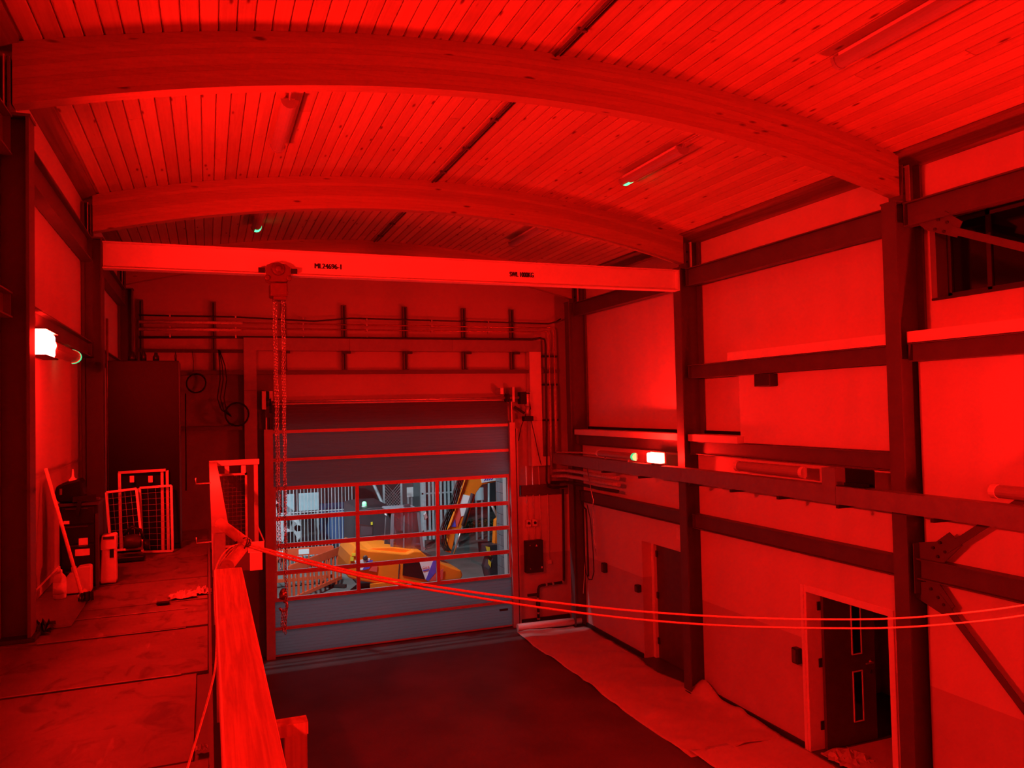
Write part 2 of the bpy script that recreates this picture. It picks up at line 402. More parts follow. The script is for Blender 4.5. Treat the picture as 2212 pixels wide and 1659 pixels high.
# ceiling: shell with single pine boards below it
ce = thing('ceiling', (ACX, 6.0, 7.6), None, None, kind='structure')
def arc_shell(name, mt, R0, R1, a0, a1, y0, y1, n, parent):
    mb = MB(); vs = []
    for i in range(n+1):
        a = a0+(a1-a0)*i/n
        for R in (R0, R1):
            for y in (y0, y1):
                vs.append((ACX+R*math.sin(a), y, ACZ+R*math.cos(a)))
    fs = []
    for i in range(n):
        p = i*4; q = p+4
        fs += [(p, p+1, q+1, q), (p+2, q+2, q+3, p+3), (p, q, q+2, p+2), (p+1, p+3, q+3, q+1)]
    fs += [(0, 2, 3, 1), (n*4, n*4+1, n*4+3, n*4+2)]
    mb.add(vs, fs, False)
    return mb.build(name, mt, parent)
arc_shell('roof_deck', 'pine', RT+0.022, RT+0.15, -0.30, 0.30, Y0-0.2, YG+0.2, 40, ce)
PITCH = 0.133; NB = 62
bays = [(2.16, 6.41), (6.41, 10.55), (10.55, YG)]
board_mesh = {}
for bi, (ya, yb) in enumerate(bays):
    hw = PITCH/2-0.0035; c = 0.008; L = yb-ya
    prof = [(-hw, 0.02), (-hw, c), (-hw+c, 0), (hw-c, 0), (hw, c), (hw, 0.02)]
    def board(Lb):
        n = len(prof)
        vs = [(x, 0.002, z) for x, z in prof]+[(x, Lb-0.002, z) for x, z in prof]
        fs = [tuple(range(n)), tuple(range(2*n-1, n-1, -1))]+[(i, i+n, (i+1) % n+n, (i+1) % n) for i in range(n)]
        me = bpy.data.meshes.new('ceiling_board'); me.from_pydata(vs, [], fs); me.materials.append(M['pine']); return me
    whole = board(L); cuts = [(board(L*f), board(L*(1-f)), f) for f in (0.22, 0.41, 0.58, 0.77)]
    for k in range(NB):
        a = (k-(NB-1)/2)*PITCH/RT
        if k % 3 == bi: m1, m2, f = cuts[(k*5+bi) % 4]; parts = [(m1, 0.0), (m2, L*f+0.003)]
        else: parts = [(whole, 0.0)]
        for me, dy in parts:
            o = bpy.data.objects.new('ceiling_board', me); COL.objects.link(o); o.parent = ce
            o.location = Vector((ACX+RT*math.sin(a), ya+dy, ACZ+RT*math.cos(a)))-ORG[ce.name]
            o.rotation_euler = (0, a, 0)
# plain boards along the eaves
for sgn in (-1, 1):
    mb = MB(); p = []
    for X in ((6.995, 7.36) if sgn > 0 else (6.995, 7.17)):
        xx = X if sgn > 0 else MIR-X
        p.append((xx, zarc(X)-0.012))
    mb.prism([p[0], p[1], (p[1][0], p[1][1]+0.03), (p[0][0], p[0][1]+0.03)], 'y', Y0, YG)
    mb.build('eaves_board', 'ply', ce)

# rooms behind the two doorways
ws = thing('wall_side_rooms', (8.6, 8.0, 0), None, None, kind='structure')
box(9.6, 9.75, 5.4, 13.2, 0, 3.0).build('room_lining', 'dado', ws)
box(7.42, 9.75, 5.3, 5.4, 0, 3.0).build('room_lining', 'dado', ws)
box(7.42, 9.75, 9.3, 9.4, 0, 3.0).build('room_lining', 'dado', ws)
box(7.42, 9.75, 13.2, 13.3, 0, 3.0).build('room_lining', 'dado', ws)
box(7.42, 9.75, 5.3, 13.3, 2.6, 2.7).build('room_lining', 'dado', ws)

# doors in the right wall
d1 = thing('door_1', (7.25, 7.45, 0), None, None, kind='structure')
for y0, y1 in ((8.12, 8.20), (6.74, 6.82)):
    box(7.16, 7.40, y0, y1, 0, 2.035).build('door_frame', 'frame_white', d1, bevel=0.004)
box(7.16, 7.40, 6.74, 8.20, 2.035, 2.115).build('door_frame', 'frame_white', d1, bevel=0.004)
box(7.145, 7.16, 8.155, 8.205, 0, 2.12).build('architrave', 'frame_white', d1)
leafY = 8.06
lf = box(7.38, 8.22, leafY, leafY+0.045, 0.01, 2.02).build('door_leaf', 'doorwood', d1)
for z0, z1 in ((1.17, 1.92), (0.30, 0.93)):
    x0, x1 = 7.84, 7.98
    for bx in ((x0-0.014, x0, z0, z1), (x1, x1+0.014, z0, z1), (x0-0.014, x1+0.014, z0-0.014, z0), (x0-0.014, x1+0.014, z1, z1+0.014)):
        box(bx[0], bx[1], leafY-0.012, leafY, bx[2], bx[3]).build('vision_bead', 'frame_white', d1)
    box(x0, x1, leafY-0.004, leafY, z0, z1).build('vision_pane', 'darkglass', d1)
MB().lathe((8.14, leafY, 1.03), [(0.026, 0), (0.026, -0.01), (0.011, -0.012), (0.011, -0.05)], 10, (0, 1, 0)).obox((8.14, leafY-0.048, 1.03), (8.02, leafY-0.048, 1.03), 0.018, 0.018).build('lever_handle', 'galv', d1)
MB().lathe((8.14, leafY, 0.90), [(0.024, 0), (0.024, -0.01)], 10, (0, 1, 0)).build('lock_escutcheon', 'dark', d1)
for z in (0.25, 1.05, 1.78):
    box(7.33, 7.40, 8.105, 8.12, z, z+0.11).build('hinge', 'dark', d1)
d2 = thing('door_2', (7.42, 11.4, 0), None, None, kind='structure')
box(7.42, 7.50, 12.20, 12.24, 0, 2.07).build('reveal', 'dado', d2)
box(7.36, 7.46, 12.155, 12.235, 0, 2.05).build('door_frame', 'frame_white', d2, bevel=0.004)
box(7.38, 7.46, 10.80, 12.155, 1.99, 2.07).build('door_frame', 'doorwood', d2)
box(7.42, 7.465, 10.86, 12.15, 0.01, 1.99).build('door_leaf', 'doorwood', d2)
for z in (0.25, 1.05, 1.78):
    box(7.40, 7.42, 12.10, 12.155, z, z+0.11).build('hinge', 'dark', d2)
box(7.405, 7.42, 10.98, 11.12, 0.02, 0.16).build('kick_plate', 'dark', d2)

# ================================================================ STEEL FRAME
def col_right(y0, y1, mir, label, z0=0.0):
    f = (lambda X: MIR-X) if mir else (lambda X: X)
    t = thing('steel_column', (f(7.1), (y0+y1)/2, z0), label, 'column', 'steel portal columns')
    ym = (y0+y1)/2
    xw, xa_, xb_ = (7.08, 7.12, 7.155) if mir else (7.17, 7.30, 7.335)
    box(f(6.93), f(6.95), y0, y1, z0, 6.615).build('inner_flange', 'steel', t)
    box(f(6.95), f(xw), ym-0.006, ym+0.006, z0, 6.615).build('web', 'steel', t)
    box(f(xw), f(xa_), ym-0.006, ym+0.006, z0, 7.06).build('upper_web', 'steel', t)
    box(f(xa_), f(xb_), y0, y1, z0, 7.05).build('outer_flange', 'steel', t)
    box(f(6.92), f(xw), y0-0.005, y1+0.005, 6.615, 6.635).build('cap_plate', 'steel', t)
    box(f(7.045), f(7.06), y0, y1, 6.635, 7.03).build('end_plate', 'steel', t)
    box(f(7.06), f(xw), ym-0.02, ym-0.006, 6.635, 7.03).build('fin_plate', 'steel', t)
    box(f(xw), f(xw+0.01), y0+0.02, ym-0.006, 6.635, 7.05).build('stiffener', 'white_steel', t)
    for z in (6.74, 6.90):
        MB().lathe((f(7.12 if not mir else 7.072), ym-0.02, z), [(0.018, 0), (0.018, -0.014), (0.010, -0.016), (0.010, -0.03)], 6, (0, 1, 0)).build('bolt', 'dark', t)
    box(f(6.90), f(7.15), y0-0.03, y1+0.03, z0, z0+0.025).build('base_plate', 'dark', t)
    return t
rl = ['steel column on the right wall between the doorway and the braced bay, nearest of its row',
      'steel column on the right wall at the end of the crane beam',
      'steel column in the far right corner beside the pipes']
ll = ['dark steel column at the left edge of the picture beside the lit lamp',
      'steel column on the left wall at the left end of the crane beam',
      'dark steel column in the far left corner behind the black cabinet']
for i, (a, b) in enumerate(YC):
    col_right(a, b, False, rl[i]); col_right(a, b, True, ll[i], 2.956)

col_right(2.16, 2.35, False, 'steel column on the right wall beside the camera'); col_right(2.16, 2.35, True, 'steel column on the left wall beside the camera', 2.956)

def girt(y0, y1, z0, z1, label, mir=False, xa=7.03, xb=7.16, name='steel_girt', cat='beam', grp='steel wall girts'):
    if mir: xb = 7.15
    f = (lambda X: MIR-X) if mir else (lambda X: X)
    t = thing(name, (f((xa+xb)/2), (y0+y1)/2, z0), label, cat, grp); xm = (xa+xb)/2
    box(f(xa), f(xb), y0, y1, z0, z0+0.012).build('bottom_flange', 'steel', t)
    box(f(xm-0.004), f(xm+0.004), y0, y1, z0+0.012, z1-0.012).build('web', 'steel', t)
    box(f(xa), f(xb), y0, y1, z1-0.012, z1).build('top_flange', 'steel', t)
    for y in (y0, y1-0.012):
        box(f(xa+0.01), f(xb), y, y+0.012, z0+0.012, z1-0.012).build('end_plate', 'steel', t)
    return t
B = [(2.35, 6.30), (6.49, 10.44), (10.63, 14.51)]
girt(*B[0], 6.35, 6.61, 'eaves beam above the dark upper window on the right')
girt(*B[1], 6.33, 6.61, 'eaves beam over the right wall between the two lit columns')
girt(*B[2], 6.33, 6.61, 'eaves beam on the right wall between the crane beam end and the far corner')
girt(*B[0], 4.89, 5.09, 'steel girt under the pale ledge below the dark upper window')
girt(*B[1], 4.88, 5.09, 'steel girt under the pale ledge above the boxed white wall panel')
girt(*B[1], 3.70, 3.90, 'steel girt under the boxed white wall panel, above the batten light')
girt(*B[2], 3.70, 3.90, 'steel girt under the ledge above the lit lamp on the right wall')
girt(*B[0], 2.57, 2.79, 'lowest steel girt in the braced bay at the right edge')
girt(*B[1], 2.55, 2.77, 'lowest steel girt above the open doorway')
girt(*B[2], 2.55, 2.77, 'lowest steel girt beneath the lagged pipes in the far corner')
girt(*B[0], 6.33, 6.61, 'dark eaves beam at the left edge of the picture', True)
girt(*B[1], 6.33, 6.61, 'dark eaves beam on the left wall above the walkway', True)
girt(*B[2], 6.33, 6.61, 'dark eaves beam on the far left wall behind the crane beam', True)
girt(*B[0], 5.19, 5.37, 'dark steel girt at the left edge behind the nearest column', True)
girt(*B[1], 5.19, 5.37, 'dark steel girt just above the lit lamp on the left wall', True)
girt(*B[2], 5.19, 5.37, 'dark steel girt on the far left wall above the black cabinet', True)

# glulam arches, lamella by lamella
def arch(yn, yf, label):
    t = thing('glulam_arch', (ACX, (yn+yf)/2, 6.73), label, 'arch beam', 'curved glulam roof arches')
    nl = 10; d = (RT-RB)/nl
    rnd = random.Random(int(yn*10))
    for k in range(nl):
        mb = MB(); R0 = RB+k*d; R1 = R0+d-0.0008; n = 36; vs = []; fs = []
        ins = 0.0015*rnd.random()
        for i in range(n+1):
            for R in (R0, R1):
                a = math.asin(4.145/R)*(2*i/n-1)
                for y in (yn+ins, yf-ins):
                    vs.append((ACX+R*math.sin(a), y, ACZ+R*math.cos(a)))
        for i in range(n):
            p = i*4; q = p+4
            fs += [(p, p+1, q+1, q), (p+2, q+2, q+3, p+3), (p, q, q+2, p+2), (p+1, p+3, q+3, q+1)]
        fs += [(0, 2, 3, 1), (n*4, n*4+1, n*4+3, n*4+2)]
        mb.add(vs, fs, True)
        o = mb.build('lamella', 'glulam', t)
        # flat shading across the arrises
        for pl in o.data.polygons: pl.use_smooth = False
    return t
arch(6.33, 6.47, 'large curved glulam arch nearest the camera across the top of the picture')
arch(2.185, 2.325, 'curved glulam arch overhead beside the camera')
arch(10.47, 10.61, 'curved glulam arch just above the crane beam')
arch(14.54, 14.68, 'curved glulam arch against the gable wall behind the crane beam')

# bracing in the near right bay
def brace(label, pts, plate, bolts, wd=0.075, grp='flat steel braces'):
    d_ = pts[1]-pts[0]; k_ = (2.36-pts[0].y)/d_.y
    if (pts[0]+d_*k_).z < 0.02: k_ = (0.02-pts[0].z)/d_.z
    pts = (pts[0], pts[0]+d_*k_)
    t = thing('wind_brace', pts[0], label, 'brace', grp)
    MB().obox(pts[0], pts[1], 0.012, wd, (pts[1]-pts[0]).cross(Vector((1, 0, 0)))).build('brace_bar', 'steel', t)
    MB().obox(pts[0]+Vector((0.02, 0, 0)), pts[1]+Vector((0.02, 0, 0)), 0.05, 0.012, (pts[1]-pts[0]).cross(Vector((1, 0, 0)))).build('brace_leg', 'steel', t)
    MB().poly3(plate, (0.012, 0, 0)).build('gusset_plate', 'steel', t)
    for b in bolts:
        MB().lathe(b, [(0.016, 0.0), (0.016, -0.02)], 6, (1, 0, 0)).build('bolt', 'dark', t)
bx = 7.08
g = lambda x, y, X=bx: P(x, y, 'x', X)
brace('flat steel brace across the dark upper window at the right edge', (g(2055, 497), g(2300, 556)),
      [g(1962, 468), g(2040, 455), g(2078, 478), g(2066, 513), g(2000, 497)], [g(2028, 475), g(2047, 480), g(2021, 495), g(2040, 500)])
brace('steel brace rising from the bolted gusset above the lowest girt at the right', (g(2040, 1190), g(2160, 1112)),
      [g(1978, 1172), g(2022, 1170), g(2050, 1150), g(2078, 1178), g(2040, 1215), g(1978, 1212)], [g(2032, 1172), g(2017, 1183), g(2043, 1192), g(2027, 1202)])
brace('steel brace falling to the lower right corner of the picture', (g(2025, 1285), g(2230, 1556)),
      [g(1978, 1258), g(2025, 1255), g(2062, 1310), g(2040, 1330), g(1978, 1290)], [g(2012, 1272), g(2028, 1290), g(2040, 1306)])
tag(box(7.00, 7.16, 6.285, 6.297, 2.42, 2.95).build('bolted_end_plate', 'steel'), 'bolted end plate on the nearest right column between the two lower braces', 'plate')
# ================================================================ CRANE BEAM AND HOIST
gb = thing('crane_beam', (2.89, 10.52, 6.265), 'pale painted crane beam with stencilled lettering spanning the hall', 'beam')
box(-1.15, 6.93, 10.44, 10.60, 6.265, 6.28).build('bottom_flange', 'white_steel', gb)
box(-1.15, 6.93, 10.44, 10.60, 6.577, 6.592).build('top_flange', 'white_steel', gb)
box(-1.15, 6.93, 10.514, 10.526, 6.28, 6.577).build('web', 'white_steel', gb)
box(6.90, 6.93, 10.44, 10.60, 6.28, 6.577).build('end_plate', 'white_steel', gb)
for tx, x0, y0, x1 in (('ML24696-1', 679, 579.5, 736), ('SWL 1000KG', 1101, 597, 1152)):
    a = P(x0, y0, 'y', 10.512); b = P(x1, y0+3, 'y', 10.512)
    o = text_part('lettering', tx, 0.098, (a.x, 10.513, a.z), math.pi/2, 0, 'ink', gb, bold=0.0, squeeze=1.0)
    xs = [v.co.x for v in o.data.vertices]; sc = (b.x-a.x)/(max(xs)-min(xs)); mn = min(xs)
    for v in o.data.vertices: v.co.x = mn+(v.co.x-mn)*sc
    bm = bmesh.new(); bm.from_mesh(o.data)
    for dx, dy_ in ((0.005, -0.0006), (-0.005, -0.0012)):       # stencilled letters are bold
        r_ = bmesh.ops.duplicate(bm, geom=bm.verts[:len(o.data.vertices)]+bm.edges[:len(o.data.edges)]+bm.faces[:len(o.data.polygons)])
        for e_ in r_['geom']:
            if isinstance(e_, bmesh.types.BMVert): e_.co.x += dx; e_.co.y += dy_
    bm.to_mesh(o.data); bm.free()

HX = P(600, 585, 'y', 10.45).x
ho = thing('chain_hoist', (HX, 10.52, 5.9), 'geared trolley chain hoist hanging from the pale crane beam', 'hoist')
for yy in (10.395, 10.628):
    MB().prism([(HX-0.15, 6.29), (HX-0.14, 6.38), (HX-0.07, 6.41), (HX+0.09, 6.40), (HX+0.15, 6.36), (HX+0.16, 6.26), (HX+0.13, 6.19), (HX+0.08, 6.17), (HX-0.09, 6.17), (HX-0.14, 6.20)], 'y', yy, yy+0.014).build('side_plate', 'red_paint', ho)
MB().lathe((HX, 10.395, 6.33), [(0.085, 0), (0.085, -0.012), (0.07, -0.03), (0.04, -0.032), (0.04, -0.05), (0.015, -0.05)], 20, (0, 1, 0)).build('drive_wheel', 'red_paint', ho)
for sx in (-1, 1):
    MB().lathe((HX+sx*0.09, 10.409, 6.33), [(0.05, 0), (0.045, 0.04)], 14, (0, 1, 0)).build('track_wheel', 'dark', ho)
    MB().lathe((HX+sx*0.135, 10.395, 6.215), [(0.035, 0), (0.035, -0.02), (0.02, -0.022)], 12, (0, 1, 0)).build('guide_boss', 'red_paint', ho)
    box(HX+sx*0.16, HX+sx*0.24, 10.40, 10.44, 6.285, 6.345).build('rubber_buffer', 'rubber', ho)
box(HX-0.10, HX+0.12, 10.38, 10.66, 5.98, 6.16).build('gear_housing', 'red_paint', ho, bevel=0.02)
box(HX-0.085, HX+0.10, 10.37, 10.38, 6.0, 6.14).build('housing_cover', 'red_paint', ho)
box(HX-0.06, HX+0.10, 10.40, 10.62, 5.94, 5.98).build('chain_guide', 'red_paint', ho)

def chain_mesh(x, y, z0, z1, pitch, lw, r, wob=0.0, drift=0.0):
    mb = MB(); n = int((z1-z0)/pitch); rn = random.Random(int(x*1000))
    for i in range(n):
        zc = z1-(i+0.5)*pitch; L = pitch*0.72; rot = (i % 2)*math.pi/2+0.5
        cx = x+drift*(z1-zc)+wob*math.sin(i*0.35+x*9); cyy = y+wob*math.cos(i*0.31)
        pts = []
        for k in range(6):
            a = 2*math.pi*k/6; u = lw*math.cos(a); v = L*math.sin(a)
            pts.append((cx+u*math.cos(rot), cyy+u*math.sin(rot), zc+v))
        mb.tube(pts, r, 4, closed=True)
    return mb
zt = 5.95
for xo, yo, zb, dr in ((-0.06, 10.42, P(595, 1215, 'y', 10.45).z, 0.006), (-0.015, 10.60, P(600, 1240, 'y', 10.5).z, 0.005), (0.045, 10.44, P(607, 1362, 'y', 10.5).z, 0.0), (0.085, 10.56, P(612, 1330, 'y', 10.5).z, -0.005)):
    chain_mesh(HX+xo, yo, zb, zt, 0.036, 0.012, 0.0042, 0.004, dr).build('chain', 'chain', ho)
hk = Vector((HX+0.02, 10.5, P(608, 1300, 'y', 10.5).z))
MB().lathe(hk+Vector((0, 0, 0.02)), [(0.012, 0.0), (0.05, 0.02), (0.055, 0.08), (0.035, 0.13), (0.012, 0.15)], 12).build('hook_block', 'chain', ho)
pts = [hk+Vector((0.05*math.sin(a), 0, -0.06+0.06*math.cos(a))) for a in [i*0.32 for i in range(15)]]
MB().tube(pts, 0.014, 8).build('hook', 'chain', ho)
for q in range(3):
    chain_mesh(HX+0.02+0.03*(q-1), 10.47+0.02*q, hk.z-0.33-0.05*q, hk.z-0.09, 0.036, 0.014, 0.005, 0.01).build('chain_bundle', 'chain', ho)

# ================================================================ CEILING LIGHTS AND CONDUIT
def ceiling_light(X, y0, y1, label, led=None, wire=None):
    z = zarc(X)-0.02; t = thing('batten_light', (X, (y0+y1)/2, z-0.14), label, 'light fitting', 'unlit batten lights under the roof')
    box(X-0.055, X+0.055, y0+0.06, y1-0.06, z-0.055, z-0.012).build('gear_tray', 'plastic', t, bevel=0.006)
    mb = MB(); prof = []
    for k in range(9):
        a = math.pi*k/8; prof.append((X-0.075*math.cos(a), z-0.055-0.075*math.sin(a)))
    mb.prism(prof, 'y', y0+0.03, y1-0.03); mb.build('diffuser', 'diffuser', t)
    for ya, yb in ((y0, y0+0.035), (y1-0.035, y1)):
        mb = MB(); mb.prism([(X-0.085*math.cos(math.pi*k/8), z-0.048-0.09*math.sin(math.pi*k/8)) for k in range(9)], 'y', ya, yb)
        mb.build('end_cap', 'diffuser' if not (led and ya == y0) else 'diffuser', t)
    for yy in (y0+0.3, y1-0.3):
        MB().tube([(X, yy, z-0.04), (X, yy, z+0.015)], 0.012, 8).build('hanger', 'galv', t)
    if led:
        yy = y1 if led == 'far' else y0
        s = 1 if led == 'far' else -1
        mb = MB(); mb.prism([(X-0.0785*math.cos(math.pi*k/8), z-0.055-0.0785*math.sin(math.pi*k/8)) for k in range(3, 9)] , 'y', yy-s*0.17, yy-s*0.03)
        mb.build('green_indicator', 'green', t)
    return t
XA, XB = 0.76, 5.14
ceiling_light(XA, 7.60, 8.98, 'unlit batten light under the roof left of the ridge, between the two nearest arches')
ceiling_light(XB, 7.60, 8.98, 'batten light with a green glow right of the ridge, between the two nearest arches', 'far')
ceiling_light(XB, 3.85, 5.22, 'large unlit batten light at the top right corner')
ceiling_light(XA, 3.85, 5.22, 'unlit batten light overhead in the near left roof bay')
ceiling_light(XA, 11.75, 13.10, 'batten light with a green end under the far roof bay, above the hoist', 'far')
ceiling_light(XB, 11.68, 13.02, 'dim unlit batten light in the far roof bay above the stencilled beam end')
for k, (X, ya, yb, lb) in enumerate(((XA, 6.50, 7.62, 'short conduit to the batten light left of the ridge'), (XB, 6.50, 7.62, 'short conduit to the green glowing batten light'), (XB, 10.63, 11.70, 'short conduit to the dim far batten light'))):
    z = zarc(X)-0.035
    tag(MB().tube([(X, ya, z), (X, yb-0.05, z), (X, yb, z-0.05)], 0.011, 8).build('light_conduit', 'galv'), lb, 'conduit', 'roof conduits')
for k, (ya, yb, lb) in enumerate(((2.2, 6.32, 'conduit along the ridge at the top of the picture'), (6.48, 10.46, 'conduit along the ridge between the two nearest arches'), (10.62, 14.53, 'conduit along the ridge in the far roof bay'))):
    t = thing('ridge_conduit', (2.95, (ya+yb)/2, 7.62), lb, 'conduit', 'roof conduits')
    z = zarc(2.95)-0.02
    MB().tube([(2.95, ya, z), (2.95, yb, z)], 0.0125, 8).build('pipe', 'steel', t)
    MB().tube([(3.0, ya, z+0.005), (3.0, yb, z+0.005)], 0.008, 6).build('cable', 'black', t)
    for i in range(4):
        y = ya+(i+0.5)*(yb-ya)/4
        box(2.925, 3.02, y, y+0.03, z-0.008, z+0.022).build('saddle', 'steel', t)

# ================================================================ RED BULKHEAD LAMPS AND WALL BATTENS
def bulkhead(X, sgn, y0, y1, z0, z1, label, legs=None, lens='lens'):
    """lens faces +sgn in x"""
    t = thing('red_bulkhead_lamp', (X, (y0+y1)/2, z0), label, 'lamp', 'glowing red bulkhead lamps')
    box(X-sgn*0.03, X, y0-0.02, y1+0.02, z0-0.015, z1+0.015).build('backplate', 'plastic', t, bevel=0.008)
    box(X, X+sgn*0.085, y0, y1, z0, z1).build('lens', lens, t, bevel=0.025)
    for za, zb in ((z0-0.012, z0-0.001), (z1+0.001, z1+0.012)) if legs is None else ((z0-0.012, z0-0.001),):
        box(X-sgn*0.03, X+sgn*0.10, y0-0.02, y1+0.02, za, zb).build('hood', 'dark', t)
    if legs is not None:
        for y in (y0+0.05, y1-0.05):
            box(X-0.02, X+0.01, y-0.01, y+0.01, legs, z0-0.015).build('bracket_leg', 'galv', t)
    else:
        box(X-sgn*0.17, X-sgn*0.03, (y0+y1)/2-0.04, (y0+y1)/2+0.04, z0+0.02, z1-0.02).build('mounting_block', 'plastic', t)
bulkhead(-1.22, 1, 6.74, 7.22, 4.97, 5.16, 'glowing red bulkhead lamp on the left wall beside the nearest column')
bulkhead(6.78, -1, 10.80, 11.20, 3.545, 3.70, 'glowing red bulkhead lamp standing on the grey trunking on the right wall', 3.512, 'lens_weak')
bulkhead(6.78, -1, 2.75, 3.15, 3.545, 3.72, 'glowing red bulkhead lamp on the right wall beside the camera', 3.512, 'lens_strong')

bulkhead(-1.22, 1, -2.45, -2.1, 4.97, 5.13, 'added unseen red bulkhead lamp on the left wall behind the camera')  # lamp added out of view to brighten handrail, deck and near right wall

def wall_batten(X, sgn, y0, y1, z0, z1, label, led=None, legs=None):
    t = thing('wall_batten_light', (X, (y0+y1)/2, z0), label, 'light fitting', 'wall batten lights')
    h = z1-z0; zc = (z0+z1)/2
    box(X-sgn*0.05, X, y0+0.03, y1-0.03, z0+0.01, z1-0.01).build('body', 'plastic', t, bevel=0.006)
    mb = MB(); mb.prism([(X+sgn*0.075*math.sin(math.pi*k/8), zc-h/2*math.cos(math.pi*k/8)) for k in range(9)], 'y', y0+0.06, y1-0.06)
    # prism along y wants (x, z) pairs
    mb.build('diffuser', 'diffuser', t)
    for ya, yb in ((y0, y0+0.06), (y1-0.06, y1)):
        mb = MB(); mb.prism([(X+sgn*0.08*math.sin(math.pi*k/8), zc-(h/2+0.006)*math.cos(math.pi*k/8)) for k in range(9)], 'y', ya, yb)
        mb.build('end_cap', 'plastic', t)
    if led:
        ya, yb = led
        mb = MB(); mb.prism([(X+sgn*0.082*math.sin(math.pi*k/8), zc-(h/2+0.009)*math.cos(math.pi*k/8)) for k in range(9)], 'y', ya, yb)
        mb.build('green_indicator', 'green_soft', t)
    if legs is not None:
        for y in (y0+0.25, y1-0.25):
            box(X-0.03, X, y-0.012, y+0.012, legs, z0+0.01).build('bracket_leg', 'galv', t)
    else:
        for y in (y0+0.25, y1-0.25):
            box(X-sgn*0.16, X-sgn*0.05, y-0.02, y+0.02, zc-0.03, zc+0.03).build('bracket', 'galv', t)
    return t
wall_batten(-1.22, 1, 7.30, 8.66, 5.02, 5.14, 'wall batten light with a green end beside the glowing left lamp', (8.605, 8.672))
wall_batten(6.74, -1, 11.60, 12.94, 3.55, 3.665, 'wall batten light with a green end beside the glowing right lamp', (11.588, 11.655), 3.512)
wall_batten(6.94, -1, 7.80, 9.15, 3.53, 3.67, 'unlit wall batten light under the girt over the doorway', None, None)
wall_batten(6.94, -1, 3.95, 5.30, 3.54, 3.665, 'unlit wall batten light at the right edge above the braces', None, None)

# ================================================================ TRUNKING ALONG THE RIGHT WALL
tr = thing('cable_trunking', (6.78, 9.5, 3.3), 'long grey metal trunking along the right wall in front of the columns', 'trunking')
for a, b in ((2.0, 7.06), (7.065, 10.2), (10.205, 12.9), (12.905, 14.95)):
    box(6.70, 6.86, a, b, 3.305, 3.51).build('trunking_length', 'galv_flat', tr)
box(6.70, 6.86, 7.06, 7.27, 3.51, 3.71).build('riser', 'galv_flat', tr)
box(6.71, 6.86, 6.64, 7.06, 3.512, 3.52).build('opening_tray', 'dark', tr)
box(6.85, 6.86, 6.64, 7.06, 3.52, 3.71).build('opening_back', 'black', tr)
box(6.72, 6.80, 6.66, 6.95, 3.525, 3.56).build('cable_bundle', 'black', tr)
for y in (3.9, 5.75, 7.0, 8.0, 8.95, 9.95, 11.4, 12.7):
    box(6.66, 7.17, y-0.02, y+0.02, 3.265, 3.303).build('bracket_arm', 'dark', tr)
tag(box(6.86, 7.02, 6.95, 7.02, 3.40, 3.44).build('trunking_stub', 'dark'), 'short dark spur behind the grey trunking riser', 'spur')
tag(box(6.98, 7.12, 8.47, 8.79, 4.70, 4.87).build('wall_sounder', 'dark', bevel=0.01), 'small dark box hanging under the girt beside the boxed white panel', 'box')

# ================================================================ SECTIONAL DOOR
ZS = [0.02, 0.52, 1.04, 1.535, 2.03, 2.53, 3.09, 3.61, 4.13, 4.66]
DX0, DX1, DY = 1.125, 5.775, 15.10
sd = thing('sectional_door', (3.45, DY, 0), 'sectional vehicle door with ribbed translucent panels and four glazed rows', 'door')
def ribbed(z0, z1):
    prof = []; n = 8; h = (z1-z0)/n
    for i in range(n):
        za = z0+i*h
        prof += [(DY+0.012, za), (DY+0.012, za+h*0.10), (DY, za+h*0.18), (DY, za+h*0.92), (DY+0.012, za+h)]
    back = [(DY+0.030, z1), (DY+0.030, z0)]
    return MB().prism(prof+back, 'x', DX0, DX1)
mulls = [2.655, 4.235]
for i in range(9):
    z0, z1 = ZS[i], ZS[i+1]
    if i in (2, 3, 4, 5):
        hr = 0.04
        fr = MB().box(DX0, DX1, DY-0.012, DY+0.035, z0, z0+hr).build('glazed_rail', 'doorframe', sd)
        MB().box(DX0, DX1, DY-0.012, DY+0.035, z1-hr, z1-0.002).build('glazed_rail', 'doorframe', sd)
        for x in [DX0+0.02]+mulls+[DX1-0.02]:
            box(x-0.035 if x in mulls else x-0.02, x+0.035 if x in mulls else x+0.02, DY-0.010, DY+0.033, z0+hr, z1-hr).build('mullion', 'doorframe', sd)
        xs = [DX0+0.04]+mulls+[DX1-0.04]
        for j in range(3):
            box(xs[j]+(0.035 if j else 0), xs[j+1]-(0.035 if j < 2 else 0), DY+0.008, DY+0.012, z0+hr, z1-hr).build('pane', 'pane', sd)
    else:
        ribbed(z0+0.028, z1-0.028).build('ribbed_panel', 'poly', sd)
        MB().box(DX0, DX1, DY-0.014, DY+0.035, z0, z0+0.028).build('section_rail', 'doorframe', sd)
        MB().box(DX0, DX1, DY-0.014, DY+0.035, z1-0.028, z1-0.002).build('section_rail', 'doorframe', sd)
box(DX0, DX1, DY-0.005, DY+0.03, 0.0, 0.02).build('rubber_seal', 'rubber', sd)
box(5.50, 5.68, DY-0.022, DY-0.001, 0.35, 0.39).build('pull_handle', 'dark', sd)
for x0, x1, xo in ((0.965, 1.12, 0.90), (5.78, 5.90, 5.95)):
    box(x0, x1, 15.02, 15.20, 0, 4.18).build('guide_post', 'doorframe', sd)
    box(x0+0.03, x0+0.05, 14.99, 15.10, 4.18, 4.62).build('track', 'galv', sd)
box(5.925, 5.955, 15.03, 15.20, 0, 4.05).build('guide_angle', 'doorframe', sd)
MB().tube([(1.05, 14.97, 4.685), (6.02, 14.97, 4.685)], 0.028, 12).build('torsion_shaft', 'galv', sd)
